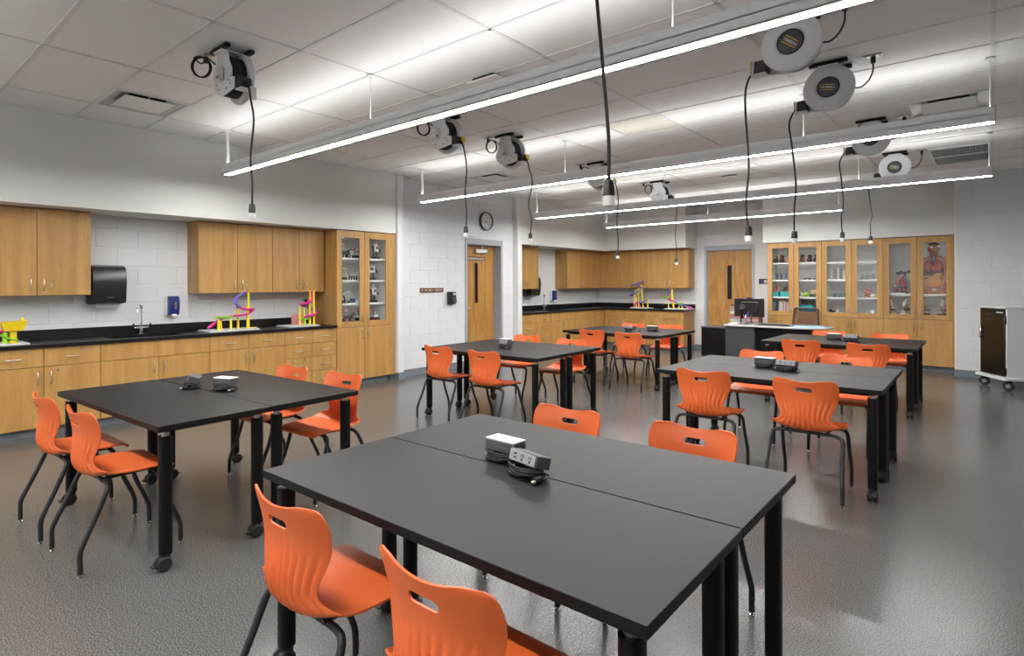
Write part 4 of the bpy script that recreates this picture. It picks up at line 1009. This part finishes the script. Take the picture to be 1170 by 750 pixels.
# mesh office chair
def mesh_mat():
    m = mat('chair_mesh', (.05, .035, .032), .6); return m
t = thing('office_chair', 'office chair with brown mesh back behind the desk', 'chair', (-2.46, 10.95, 0), math.radians(172))
MESHB = glass('mesh_cloth', (.42, .34, .32), .6)
P = [(-.215, -.20, .62), (-.205, -.22, .80), (-.19, -.24, .965), (-.17, -.245, .985), (.17, -.245, .985), (.19, -.24, .965), (.205, -.22, .80), (.215, -.20, .62), (.18, -.19, .57), (-.18, -.19, .57)]
obj('back_frame', MB().tube(P, .014, 8, closed=True), BLACKPL, t)
vs = []; fs = []; nn = 10
for i in range(nn + 1):
    z_ = .575 + .40 * i / nn; hw = .21 - .02 * i / nn; yy = -.19 - .055 * i / nn
    for j in range(nn + 1): u = -1 + 2 * j / nn; vs.append((hw * u, yy - .03 * (1 - u * u), z_))
for i in range(nn):
    for j in range(nn): a = i * (nn + 1) + j; fs.append((a, a + 1, a + nn + 2, a + nn + 1))
obj('mesh_back', MB().add(vs, fs), MESHB, t)
obj('lumbar_bar', MB().tube(catmull([(-.2, -.20, .66), (0, -.235, .66), (.2, -.20, .66)], 6), .010, 6), BLACKPL, t)
obj('seat', MB().box((0, .04, .47), (.48, .46, .08), .03), BLACK, t); obj('spine', MB().tube([(0, -.24, .64), (0, -.25, .52), (0, -.12, .43)], .02, 8), BLACKPL, t); obj('column', MB().cyl((0, .02, .10), (0, .02, .43), .028, n=12), BLACK, t)
for s in (-1, 1):
    obj('armrest', MB().tube([(s * .25, -.05, .45), (s * .28, -.05, .52), (s * .28, -.05, .66)], .014, 8).box((s * .28, .0, .67), (.07, .24, .025), .01), BLACKPL, t)
for k in range(5):
    a = 2 * PI * k / 5; c_, s_ = math.cos(a), math.sin(a); l = obj('base_arm', MB().tube([(0, .02, .11), (.26 * c_, .02 + .26 * s_, .075)], [.025, .015], 8), BLACKPL, t)
    obj('caster', MB().cyl((.26 * c_ - .02 * s_, .02 + .26 * s_ + .02 * c_, .03), (.26 * c_ + .02 * s_, .02 + .26 * s_ - .02 * c_, .03), .03, n=12), RUBBER, l)

# ------------------------------------------------------------------ charging cart
an = math.atan2(-.424, .257)
t = thing('charging_cart', 'white charging cart on black casters with a dark door', 'cart', (-.117, 10.53, 0), an)
# local x along the door (from its left to its right), local y away to the back
W_, D_ = .50, .80
obj('base_plate', MB().bx(-.05, W_ + .05, -.03, D_ + .05, .135, .175, .006), CARTW, t)
obj('body', MB().bx(0, W_, .02, D_, .175, 1.075, .004), CARTW, t); obj('top', MB().bx(-.01, W_ + .01, -.005, D_ + .01, 1.075, 1.10, .004), CARTW, t)
d = obj('door', MB().bx(.012, W_ - .02, .0, .019, .185, 1.068, .003), SCREENB, t)
obj('handle', MB().box((.035, -.012, .74), (.03, .022, .17), .006), CHROME, d); obj('brand_strip', MB().bx(.33, .46, -.002, .0, 1.015, 1.03), LIGHTGREY, d)
for z in (.25, .93): obj('hinge', MB().cyl((W_ - .008, .005, z - .05), (W_ - .008, .005, z + .05), .009, n=8), BLACK, d)
vm = MB().box((0, 0, 0), (.002, .016, .045), 0).mesh('vent_slot', MIDGREY); vm2 = MB().box((0, 0, 0), (.002, .016, .045), 0).mesh('vent_slot', mat('vent_dark', (.03, .022, .018), .5))
for z in (.30, .36, .93, .99):
    for k in range(5): obj('vent_slot', vm, None, t, (W_ + .0005, .28 + k * .03, z))
for z in (.93, .99):
    for k in range(6): obj('vent_slot', vm2, None, d, (.12 + k * .03, -.0005, z), (0, 0, PI / 2))
for x in (.02, W_ - .02):
    for y in (.04, D_ - .02):
        cs = obj('caster', MB().lathe([(.012, -.016), (.056, -.016), (.0625, -.010), (.0625, .010), (.056, .016), (.012, .016)], 22, TR(x + .012, y, .0625) @ RZ(.7) @ RX(PI / 2)), RUBBER, t)
        obj('hub', MB().lathe([(.004, -.018), (.026, -.018), (.026, .018), (.004, .018)], 14, TR(x + .012, y, .0625) @ RZ(.7) @ RX(PI / 2)), MIDGREY, cs)
        obj('fork', MB().box((0, 0, .055), (.075, .05, .028), .008, TR(x + .012, y, .0625) @ RZ(.7)), BLACK, cs)

# ------------------------------------------------------------------ contents of the glass cabinets
def robot(label, x, y, z, rz, kind, s=1.0):
    t = thing('toy_robot', label, 'toy robot', (x, y, z), rz, 'toy robots in the tall cabinet'); t.scale = (s, s, s)
    def wheel(px, py, r=.03, w_=.022):
        wl_ = obj('wheel', MB().lathe([(.01, -w_ / 2), (r * .92, -w_ / 2), (r, -w_ * .3), (r, w_ * .3), (r * .92, w_ / 2), (.01, w_ / 2)], 14, TR(px, py, r) @ RX(PI / 2)), RUBBER, t)
        obj('hub', MB().cyl((px, py - w_ / 2 - .002, r), (px, py + w_ / 2 + .002, r), r * .45, n=10), RED if kind % 2 else LIGHTGREY, wl_)
    def beam(name, a, b, m, w_=.012): obj(name, MB().tube([a, b], w_, 6), m, t)
    if kind == 0:    # walker with tall neck
        for px in (-.05, .05):
            for py in (-.04, .04): wheel(px, py)
        obj('body', MB().box((0, 0, .07), (.14, .07, .05), .006), DARKGREY, t); beam('neck', (-.02, 0, .09), (-.04, 0, .19), LIGHTGREY); obj('head', MB().box((-.035, -.005, .20), (.06, .05, .045), .008), WPL, t); obj('eye', MB().ell((-.02, -.032, .205), .009), RED, t)
        beam('arm', (.03, -.03, .09), (.09, -.05, .13), BLACKPL, .009); beam('claw', (.09, -.05, .13), (.12, -.05, .10), RED, .007)
    elif kind == 1:  # box on treads
        for py in (-.05, .05): obj('tread', MB().box((0, py, .028), (.15, .03, .055), .02), RUBBER, t)
        obj('body', MB().box((0, 0, .075), (.11, .075, .04), .006), WPL, t); obj('brick', MB().box((.01, 0, .115), (.075, .06, .045), .006), LIGHTGREY, t); obj('screen', MB().box((.01, -.032, .12), (.045, .004, .025), .001), BLACKPL, t); beam('mast', (-.04, 0, .09), (-.05, 0, .17), DARKGREY, .008); obj('sensor', MB().box((-.05, 0, .175), (.05, .03, .025), .006), RED, t)
    elif kind == 2:  # humanoid
        for s_ in (-1, 1): obj('foot', MB().box((s_ * .035, -.01, .015), (.045, .08, .03), .006), BLACKPL, t); beam('leg', (s_ * .035, 0, .03), (s_ * .03, 0, .11), DARKGREY, .014); beam('arm', (s_ * .06, 0, .19), (s_ * .085, -.03, .11), BLACKPL, .012)
        obj('torso', MB().box((0, 0, .155), (.10, .07, .10), .008), WPL, t); obj('chest_screen', MB().box((0, -.037, .165), (.055, .004, .045), .001), DARKGREY, t); obj('head', MB().box((0, 0, .235), (.07, .05, .05), .008), LIGHTGREY, t)
        for s_ in (-1, 1): obj('eye', MB().ell((s_ * .018, -.027, .24), .010), RED, t)
    elif kind == 3:  # lying dog
        for px in (-.06, .06):
            for py in (-.035, .035): beam('leg', (px, py, .0), (px * .8, py, .07), BLACKPL, .012)
        obj('body', MB().box((0, 0, .09), (.17, .07, .055), .015), WPL, t); obj('head', MB().ell((.10, -.01, .13), (.04, .035, .032)), WPL, t); obj('eye', MB().ell((.12, -.035, .138), .009), RED, t); beam('tail', (-.085, 0, .10), (-.13, 0, .15), DARKGREY, .008)
    else:            # arm on base
        obj('base', MB().box((0, 0, .02), (.13, .10, .04), .008), DARKGREY, t)
        for px in (-.04, .04): wheel(px, -.055, .024)
        beam('lower_arm', (-.02, 0, .04), (-.05, 0, .15), BLACKPL, .014); beam('upper_arm', (-.05, 0, .15), (.05, -.01, .20), LIGHTGREY, .012); beam('gripper', (.05, -.01, .20), (.09, -.02, .15), WPL, .010); obj('motor', MB().cyl((-.05, -.03, .15), (-.05, .03, .15), .022, n=12), LIGHTGREY, t)
XI = -6.90
SH = [1.793, 1.483, 1.158, .893]
RB = [(0, 4.68, 0, 'dark robot with raised head, top shelf left end'), (1, 4.87, 0, 'small tracked robot with white body, top shelf second'), (2, 5.17, 0, 'upright robot with square head, top shelf right door'),
      (4, 4.645, 1, 'black robot arm, second shelf left end'), (3, 4.80, 1, 'white robot dog, second shelf middle of left door'), (1, 4.965, 1, 'tracked robot, second shelf by centre stile'), (2, 5.14, 1, 'robot with red lamps and wide arms, second shelf right door'),
      (4, 4.68, 2, 'tall grey robot arm, third shelf left end'), (2, 5.13, 2, 'seated white-and-black robot, third shelf right door'),
      (0, 4.74, 3, 'dark wheeled robot, bottom shelf left end'), (1, 4.93, 3, 'low tracked robot, bottom shelf by centre stile'), (1, 5.16, 3, 'low dark robot, bottom shelf right door')]
for k, (kd, y, sh, lab) in enumerate(RB):
    robot(lab + ' of left cabinet', XI + .03 * (k % 3), y + .13, SH[sh], PI / 2 + .3 * ((k % 3) - 1), kd, (1.0, .8, 1.0, .8, .85)[kd] if sh < 3 else .85)
t = thing('toy_box', 'small white and blue block model on third shelf of left cabinet', 'toy', (-6.88, 4.93, SH[2]), PI / 2); obj('block', MB().box((0, 0, .03), (.06, .05, .06), .004), mat('toy_blue', (.03, .12, .45), .4), t); obj('slab', MB().box((.09, 0, .018), (.13, .06, .036), .004), WPL, t)

def tagthing(name, label, cat, x, y, z, rz=0, group=None): return thing(name, label, cat, (x, y, z), rz, group)
Y1 = 11.72
S1 = [1.80, 1.483, 1.168, .893]
# cabinet one, left door
for k, (x, mh, ms, lab) in enumerate(((-3.05, DKBROWN, TAN, 'dark figure with tan face, top shelf leftmost'), (-2.94, DKBROWN, BROWN, 'dark brown figure, top shelf second from left'), (-2.83, mat('ginger_resin', (.42, .16, .04), .5), TAN, 'ginger brown figure, top shelf third from left'),
                                      (-2.60, BROWN, DKBROWN, 'crouching brown figure behind the right glass, top shelf'), (-2.48, DKBROWN, BROWN, 'small black figure behind the right glass, top shelf'), (-2.375, DKBROWN, DKBROWN, 'tall black figure at the right glass edge, top shelf'))):
    t = tagthing('animal_figure', lab + ' of book cabinet', 'figurine', x, Y1, S1[0], 0, 'dark figurines on the top shelf')
    obj('body', MB().ell((0, .0, .045), (.042, .04, .045)), mh, t); obj('head', MB().ell((.0, -.01, .105 + .012 * (k % 2)), (.033, .032, .034)), mh, t); obj('muzzle', MB().ell((0, -.04, .098 + .012 * (k % 2)), (.018, .014, .016)), ms, t)
    for s_ in (-1, 1): obj('arm', MB().tube([(s_ * .028, -.005, .07), (s_ * .040, -.02, .035), (s_ * .030, -.035, .012)], [.012, .010, .010], 6), mh, t)
    for s_ in (-1, 1): obj('ear', MB().ell((s_ * .034, 0, .115), (.009, .006, .011)), ms, t)
for k, x in enumerate((-3.03, -2.96, -2.885, -2.82)):
    t = tagthing('model_bottle', 'clear jar with blue beads, %s on second shelf of book cabinet' % ('leftmost', 'second', 'third', 'rightmost')[k], 'jar', x, Y1, S1[1], 0, 'blue bead jars')
    obj('jar', MB().lathe([(.028, 0), (.03, .01), (.03, .10), (.018, .115), (.018, .13)], 12), CLEAR, t); obj('bead', MB().ell((.0, 0, .085), .02), mat('bead_blue', (.05, .22, .55), .3), t); obj('bead', MB().ell((.008, -.004, .05), .017), mat('bead_dark', (.03, .05, .04), .3), t); obj('stopper', MB().cyl((0, 0, .0), (0, 0, .012), .031, n=12), BLACKPL, t)
for k, (x, w_) in enumerate(((-3.045, .11), (-2.89, .16))):
    t = tagthing('storage_bin', ('small teal bin at left glass edge, third shelf' if k == 0 else 'wide teal bin with handle notch, third shelf') + ' of book cabinet', 'bin', x, Y1, S1[2], 0, 'teal bins')
    h2 = .09; m = MB(); a, b = w_ / 2 - .008, .06
    m.bx(-a, a, -b, b, 0, .006)
    for q in ((-a, -a + .005, -b, b), (a - .005, a, -b, b), (-a, a, -b, -b + .005), (-a, a, b - .005, b)): m.bx(*q, .006, h2)
    obj('bin_body', m, TEAL, t); obj('rim', MB().tube([(-a, -b, h2), (a, -b, h2), (a, b, h2), (-a, b, h2)], .005, 6, closed=True), TEAL, t)
t = tagthing('glue_bottle', 'red bottle standing in the small teal bin', 'bottle', -3.055, Y1, S1[2] + .007, 0); obj('bottle', MB().lathe([(.02, 0), (.022, .01), (.022, .12), (.008, .14), (.006, .165)], 12), RED, t); obj('cap', MB().cyl((0, 0, .165), (0, 0, .19), .008, n=8), RED, t)
t = tagthing('wooden_mallet', 'orange-brown stick leaning in the small teal bin', 'stick', -3.03, Y1 - .02, S1[2] + .007, 0); obj('shaft', MB().tube([(0, 0, 0), (.055, 0, .25)], .011, 8), mat('stick_wood', (.55, .22, .08), .5), t); obj('tip', MB().ell((.055, 0, .25), .013), mat('stick_wood', (.55, .22, .08), .5), t)
t = tagthing('model_ball', 'brown and black globe behind the wide teal bin', 'model', -2.85, Y1 + .155, S1[2], 0); obj('globe', MB().ell((0, 0, .10), (.11, .08, .095)), BROWN, t); obj('band', MB().tube([(.11 * math.cos(a), .0, .10 + .097 * math.sin(a)) for a in [PI * k / 12 for k in range(13)]], .008, 6), DKBROWN, t); obj('stand', MB().cyl((0, 0, 0), (0, 0, .02), .05, n=12), BLACKPL, t)
random.seed(11); x = -3.09; bc = [(.10, .33, .30), (.05, .20, .22), (.02, .02, .03), (.03, .03, .035), (.20, .20, .22), (.70, .70, .72), (.62, .64, .68), (.75, .74, .72), (.55, .25, .12), (.70, .68, .55), (.62, .05, .08), (.60, .62, .66), (.70, .70, .70), (.45, .48, .55), (.66, .66, .68), (.30, .30, .34)]
for k in range(len(bc)):
    w_ = random.uniform(.014, .024); h_ = random.uniform(.17, .215)
    if x + w_ > -2.77: break
    t = tagthing('book', '%s book, %s from the left in the book cabinet row' % (('teal', 'dark teal', 'black', 'black', 'grey', 'white', 'pale', 'cream white', 'orange', 'cream', 'red', 'pale blue', 'white', 'blue-grey', 'white', 'dark grey')[k], ('first', 'second', 'third', 'fourth', 'fifth', 'sixth', 'seventh', 'eighth', 'ninth', 'tenth', 'eleventh', 'twelfth', 'thirteenth', 'fourteenth', 'fifteenth', 'sixteenth')[k]), 'book', x, Y1 - .04, S1[3], 0, 'row of books')
    cv = mat('book_cover_%d' % k, bc[k], .5); obj('cover', MB().bx(0, .0025, 0, .16, 0, h_).bx(w_ - .0025, w_, 0, .16, 0, h_).bx(0, w_, 0, .0025, 0, h_), cv, t); obj('pages', MB().bx(.0025, w_ - .0025, .003, .155, .004, h_ - .004), CREAMP, t); x += w_ + .0015
# cabinet one, right door
for k, (x, w_) in enumerate(((-2.56, .05), (-2.49, .07), (-2.41, .05))):
    t = tagthing('dark_specimen', 'flat black specimen, %s on second shelf behind right glass of book cabinet' % ('left', 'middle', 'right')[k], 'specimen', x, Y1, S1[1], 0, 'black specimens'); obj('body', MB().ell((0, 0, .016), (w_ / 2, .03, .016)), BLACKPL, t); obj('base', MB().box((0, 0, .003), (w_ * .9, .05, .006), .002), DARKGREY, t)
t = tagthing('wire_loop', 'thin wire loop stand on second shelf of book cabinet', 'stand', -2.45, Y1 + .1, S1[1], 0); obj('loop', MB().tube([(-.04, 0, .0), (-.04, 0, .05), (-.03, 0, .075), (.03, 0, .075), (.04, 0, .05), (.04, 0, 0)], .003, 6), MIDGREY, t); obj('foot', MB().box((0, 0, .003), (.1, .03, .006), .001), MIDGREY, t)
t = tagthing('white_ball', 'white and black ball on third shelf of book cabinet', 'ball', -2.625, Y1, S1[2], 0); obj('ball', MB().ell((0, 0, .04), .04), WPL, t); obj('patch', MB().ell((-.008, -.028, .045), (.018, .016, .018)), BLACKPL, t)
t = tagthing('green_apple_ball', 'lime green ball on third shelf of book cabinet', 'ball', -2.545, Y1 - .02, S1[2], 0); obj('ball', MB().ell((0, 0, .043), (.05, .05, .043)), mat('lime_ball', (.32, .60, .02), .4), t); obj('stem', MB().cyl((0, 0, .08), (.004, 0, .096), .004, n=6), LIME, t)
t = tagthing('tan_block', 'tan box on third shelf of book cabinet', 'box', -2.40, Y1 + .06, S1[2], 0); obj('box', MB().bx(-.07, .07, -.03, .03, 0, .115, .003), TAN, t); obj('lid', MB().bx(-.073, .073, -.033, .033, .115, .13, .003), TAN, t)
for k, x in enumerate((-2.45, -2.38)):
    t = tagthing('dark_green_toy', 'dark green wheeled toy, %s before the tan box' % ('left', 'right')[k], 'toy', x, Y1 - .04, S1[2], 0, 'dark green toys'); obj('body', MB().box((0, 0, .04), (.055, .05, .035), .008), mat('dark_green', (.02, .09, .03), .4), t)
    for s_ in (-1, 1): obj('wheel', MB().cyl((s_ * .018, -.028, .016), (s_ * .018, .028, .016), .016, n=10), BLACKPL, t)
for k, (z_, m_, lab, w_) in enumerate(((0, mat('royal_blue', (.03, .06, .40), .4), 'royal blue case at the bottom right of book cabinet', .26), (.032, TEAL, 'thick teal case lying above the blue case', .24), (.112, mat('tea_blue', (.02, .30, .45), .4), 'thin bright blue case on top of teal case', .20))):
    t = tagthing('flat_case', lab, 'case', -2.53, Y1, S1[3] + z_, 0, 'stacked flat cases'); h_ = (.03, .078, .02)[k]; obj('case', MB().bx(-w_ / 2, w_ / 2, -.08, .10, 0, h_, .004), m_, t); obj('latch', MB().box((0, -.083, h_ / 2), (.03, .005, h_ * .5), .001), DARKGREY, t)
t = tagthing('black_device', 'black device with red stripe right of the stacked cases', 'device', -2.362, Y1, S1[3], 0); obj('body', MB().bx(-.035, .035, -.06, .06, 0, .15, .01), BLACKPL, t); obj('stripe', MB().box((0, -.061, .06), (.05, .004, .012), .001), RED, t)
t = tagthing('black_box', 'black box behind the stacked cases in book cabinet', 'box', -2.56, Y1 + .22, S1[3], 0); obj('box', MB().bx(-.10, .10, -.05, .05, 0, .20, .004), BLACKPL, t); obj('lid', MB().bx(-.103, .103, -.053, .053, .20, .225, .003), DARKGREY, t)
# cabinet two
S2 = [1.79, 1.48, 1.168, .893]
for k, x in enumerate((-2.13, -2.085, -2.03, -1.985, -1.94)):
    h_ = (.20, .17, .21, .19, .18)[k]
    t = tagthing('graduated_cylinder', 'tall clear cylinder, %s of five on the labware shelf' % ('first', 'second', 'third', 'fourth', 'fifth')[k], 'cylinder', x, Y1, S2[1], 0, 'graduated cylinders'); obj('foot', MB().lathe([(.022, 0), (.022, .008), (.012, .012)], 8), CREAMP, t); obj('tube', MB().lathe([(.013, .012), (.013, h_), (.015, h_ + .004)], 10), CLEAR if k % 2 else mat('frosted', (.68, .64, .58), .4), t)
def beaker(label, x, y, z, r, h, grp): 
    t = tagthing('beaker', label, 'beaker', x, y, z, 0, grp); obj('glass', MB().lathe([(r * .95, 0), (r, .006), (r, h), (r * 1.06, h + .004)], 14, None, (1, 0)), CLEAR, t); obj('rim', MB().tube([(r * math.cos(a), r * math.sin(a), h) for a in [2 * PI * k / 14 for k in range(14)]], .0025, 5, closed=True), WPL, t); obj('base_ring', MB().lathe([(r * .6, 0.001), (r * .96, .001), (r * .96, .004), (r * .6, .004)], 14), WPL, t)
beaker('wide beaker at the right end of the cylinders shelf', -1.885, Y1, S2[1], .032, .05, 'clear beakers')
for k in range(6): beaker('clear beaker, %s in the %s row of third labware shelf' % (('left', 'middle', 'right')[k % 3], ('front', 'back')[k // 3]), -2.09 + (k % 3) * .085, Y1 - .02 + (k // 3) * .11, S2[2], .036, .085 + .02 * (k // 3), 'clear beakers')
t = tagthing('small_bust', 'small tan and black head model on labware cabinet floor', 'model', -2.12, Y1, S2[3], 0); obj('base', MB().ell((-.005, 0, .035), (.05, .045, .035)), BLACKPL, t); obj('face', MB().ell((.008, -.015, .062), (.03, .03, .03)), TAN, t)
for k, x in enumerate((-2.05, -1.87)):
    t = tagthing('white_cup', 'small white cup, %s on the labware cabinet floor' % ('left', 'right')[k], 'cup', x, Y1, S2[3], 0, 'small white cups'); obj('cup', MB().lathe([(.02, 0), (.026, .05), (.023, .05), (.018, .006)], 12), WPL, t); obj('rim', MB().tube([(.025 * math.cos(a), .025 * math.sin(a), .05) for a in [2 * PI * k / 12 for k in range(12)]], .002, 5, closed=True), WPL, t)
for k, x in enumerate((-1.675, -1.592, -1.51, -1.427)): 
    t = tagthing('flask', 'clear round flask, %s on second shelf of labware cabinet' % ('first', 'second', 'third', 'fourth')[k], 'flask', x, Y1, S2[1], 0, 'clear flasks'); obj('flask', MB().lathe([(.025, 0), (.038, .012), (.034, .045), (.014, .07), (.013, .095), (.016, .10)], 14), CLEAR, t); obj('lip', MB().tube([(.016 * math.cos(a), .016 * math.sin(a), .10) for a in [2 * PI * k / 10 for k in range(10)]], .0025, 5, closed=True), WPL, t)
t = tagthing('gingerbread_figure', 'red-brown doll figure with spread arms in labware cabinet', 'figurine', -1.60, Y1 - .03, S2[2], 0); GB_ = mat('doll_red', (.42, .10, .06), .5)
obj('body', MB().ell((0, 0, .08), (.035, .02, .05)), GB_, t); obj('head', MB().ell((0, 0, .15), (.03, .022, .028)), GB_, t)
for s_ in (-1, 1): obj('arm', MB().tube([(s_ * .02, 0, .105), (s_ * .075, 0, .115)], [.014, .011], 7), GB_, t); obj('leg', MB().tube([(s_ * .016, 0, .05), (s_ * .024, 0, .0)], [.016, .014], 7), GB_, t)
for k, x in enumerate((-1.51, -1.43)):
    t = tagthing('white_shell', 'white shell-like form, %s of two beside the doll figure' % ('left', 'right')[k], 'shell', x, Y1, S2[2], 0, 'white shells'); obj('shell', MB().ell((0, 0, .035), (.04, .035, .035)), CREAMP, t); obj('ridge', MB().tube([(.03 * math.cos(a), -.02, .035 + .03 * math.sin(a)) for a in [PI * k / 8 for k in range(9)]], .006, 6), WPL, t)
t = tagthing('white_cup', 'white cup under the doll figure shelf', 'cup', -1.52, Y1, S2[3], 0, 'small white cups'); obj('cup', MB().lathe([(.02, 0), (.026, .06), (.023, .06), (.018, .006)], 12), WPL, t); obj('rim', MB().tube([(.025 * math.cos(a), .025 * math.sin(a), .06) for a in [2 * PI * k / 12 for k in range(12)]], .002, 5, closed=True), WPL, t)
# cabinet three: microscopes and the torso
def scope(label, x, y, z, rz, m1, m2, s=1.0):
    t = tagthing('microscope', label, 'microscope', x, y, z, rz, 'microscopes'); t.scale = (s, s, s)
    obj('base', MB().box((0, .02, .018), (.12, .17, .036), .012), m2, t)
    obj('arm', MB().tube(catmull([(0, .085, .03), (0, .10, .10), (0, .085, .18), (0, .04, .225)], 5), [.03] * 16, 8), m1, t)
    obj('stage', MB().box((0, -.015, .10), (.11, .11, .012), .003), BLACKPL, t); obj('body_tube', MB().tube([(0, -.01, .15), (0, .0, .22), (0, .07, .29)], [.032, .034, .026], 10), m1, t); obj('eyepiece', MB().cyl((0, .065, .285), (0, .095, .32), .016, n=10), BLACKPL, t)
    obj('turret', MB().ell((0, -.015, .165), (.028, .028, .016)), BLACKPL, t); obj('objective', MB().cyl((0, -.02, .155), (0, -.025, .118), .008, n=8), CHROME, t)
    for s_ in (-1, 1): obj('focus_knob', MB().cyl((s_ * .025, .09, .10), (s_ * .05, .09, .10), .02, n=12), BLACKPL, t)
    obj('lamp', MB().cyl((0, -.03, .036), (0, -.03, .09), .034, n=12), m2 if m2 is not BLACKPL else m1, t)
CW = mat('scope_cream', (.62, .55, .44), .4)
scope('cream and black microscope, first from left on the torso cabinet floor', -1.25, Y1 + .04, .893, .5, CW, CW, .8)
scope('cream and black microscope, second from left on the torso cabinet floor', -1.085, Y1 + .02, .893, -.4, CW, CW, .85)
scope('cream and black microscope under the torso model', -.80, Y1 + .02, .893, .4, CW, BLACKPL, .85)
scope('cream and black microscope at the right edge below the torso', -.595, Y1 + .04, .893, -.3, CW, BLACKPL, .85)
t = tagthing('tray', 'white tray under the red microscope', 'tray', -1.17, Y1, 1.235, 0); obj('tray', MB().bx(-.11, .11, -.09, .09, 0, .012, .003).bx(-.11, .11, -.09, -.084, .012, .022), WPL, t)
scope('large red and black microscope on a white tray', -1.165, Y1 + .01, 1.2475, -1.3, mat('scope_red', (.42, .06, .06), .4), BLACKPL, .95)
t = tagthing('molecule_model', 'dark ball model behind the red microscope', 'model', -1.08, Y1 + .16, 1.235, 0)
obj('rod', MB().cyl((0, 0, 0), (0, 0, .36), .008, n=8), MIDGREY, t); obj('globe', MB().ell((.02, 0, .13), (.10, .06, .12)), MIDGREY, t)
for k in range(5): obj('ball', MB().ell((-.10 + .05 * k, 0, .35 + .02 * (k % 2)), .03), BLACKPL, t)

t = tagthing('torso_model', 'anatomical torso model with red lungs and exposed organs', 'anatomy model', -.70, 11.86, 1.235, 0)
sec = [(0, .165, .10, 0), (.05, .175, .115, 0), (.12, .172, .115, 0), (.20, .152, .102, 0), (.28, .142, .095, 0), (.36, .150, .10, 0), (.44, .168, .108, 0), (.51, .185, .105, .005), (.555, .19, .092, .01), (.585, .155, .075, .015), (.605, .10, .062, .015), (.63, .058, .055, .012),
       (.665, .053, .054, .006), (.685, .06, .065, -.005), (.71, .070, .082, -.012), (.745, .076, .090, -.010), (.78, .076, .092, -.004), (.81, .066, .080, 0), (.83, .045, .055, 0), (.838, .015, .02, 0)]
n = 28; vs = []; fs = []
for z_, a_, b_, yo in sec:
    for j in range(n):
        th = 2 * PI * j / n; c_, s_ = math.cos(th), math.sin(th); vs.append((a_ * math.copysign(abs(c_) ** .85, c_), yo + b_ * math.copysign(abs(s_) ** .85, s_), z_))
for i in range(len(sec) - 1):
    for j in range(n): j2 = (j + 1) % n; fs.append((i * n + j, i * n + j2, (i + 1) * n + j2, (i + 1) * n + j))
fs.append(tuple(range(n - 1, -1, -1))); fs.append(tuple((len(sec) - 1) * n + j for j in range(n)))
mb = MB().add(vs, fs)
for s_ in (-1, 1): mb.ell((s_ * .185, .01, .50), (.048, .06, .075), 14, 10)
mb.ell((0, -.10, .725), (.014, .018, .022), 8, 6)
for s_ in (-1, 1): mb.ell((s_ * .078, .0, .735), (.01, .018, .026), 8, 6)
obj('body', mb, SKIN, t)
obj('chest_cavity', MB().ell((0, -.075, .36), (.135, .048, .20)), LIVER, t)
for s_ in (-1, 1): obj('lung', MB().ell((s_ * .062, -.088, .455), (.058, .05, .098)), LUNG, t)
obj('heart', MB().ell((.012, -.122, .42), (.035, .026, .045)), mat('heart_red', (.55, .10, .07), .4), t)
obj('liver', MB().ell((-.05, -.098, .325), (.078, .045, .042)), LIVER, t)
obj('stomach', MB().ell((.05, -.118, .315), (.072, .032, .030), 14, 8, TR(.0, 0, 0) @ TR(.05, 0, .315) @ RY(-.35) @ TR(-.05, 0, -.315)), STOM, t)
gm = MB(); random.seed(2)
gm.ell((0, -.095, .20), (.115, .045, .088), 20, 12)
for k in range(9):
    zz = .135 + .0165 * k; hw = .10 * math.sqrt(max(.05, 1 - ((zz - .20) / .09) ** 2))
    gm.tube([(-hw + 2 * hw * j / 10, -.098 - .040 * math.sqrt(max(0, 1 - ((-hw + 2 * hw * j / 10) / .115) ** 2)) * math.sqrt(max(.1, 1 - ((zz - .2) / .1) ** 2)), zz + .005 * math.sin(j * 1.9 + k)) for j in range(11)], .010, 6)
obj('intestines', gm, GUT, t)
obj('colon', MB().tube(catmull([(-.105, -.10, .12), (-.12, -.10, .20), (-.11, -.11, .285), (0, -.135, .280), (.11, -.11, .285), (.12, -.10, .20), (.105, -.10, .12)], 5), .016, 8), STOM, t)
obj('trachea', MB().cyl((0, -.078, .53), (0, -.062, .61), .013, n=10), mat('trachea_blue', (.25, .45, .50), .4), t)
for s_ in (-1, 1): obj('vessel', MB().tube(catmull([(s_ * .01, -.10, .48), (s_ * .025, -.085, .57), (s_ * .03, -.06, .66)], 5), .008, 6), LUNG if s_ > 0 else mat('vein_blue', (.05, .10, .35), .4), t)
obj('rib_edge', MB().tube(catmull([(-.06, -.085, .585), (-.13, -.085, .50), (-.142, -.085, .36), (-.135, -.10, .20), (-.08, -.11, .09), (.08, -.11, .09), (.135, -.10, .20), (.142, -.085, .36), (.13, -.085, .50), (.06, -.085, .585)], 5), .010, 6), mat('rib_pink', (.62, .30, .22), .5), t)
obj('skull_cap', MB().ell((0, .012, .812), (.073, .086, .036), 18, 8), mat('hair_cap', (.06, .035, .03), .5), t)
obj('eye', MB().ell((-.032, -.092, .755), .018), WPL, t, label='white exposed eyeball'); obj('eye', MB().ell((.03, -.094, .752), .010), WPL, t); obj('cheek_muscle', MB().ell((-.048, -.055, .72), (.026, .04, .045)), LUNG, t); obj('lips', MB().ell((0, -.088, .692), (.022, .012, .008)), LUNG, t)
obj('bladder', MB().ell((.01, -.108, .075), (.035, .024, .03)), CREAMP, t)
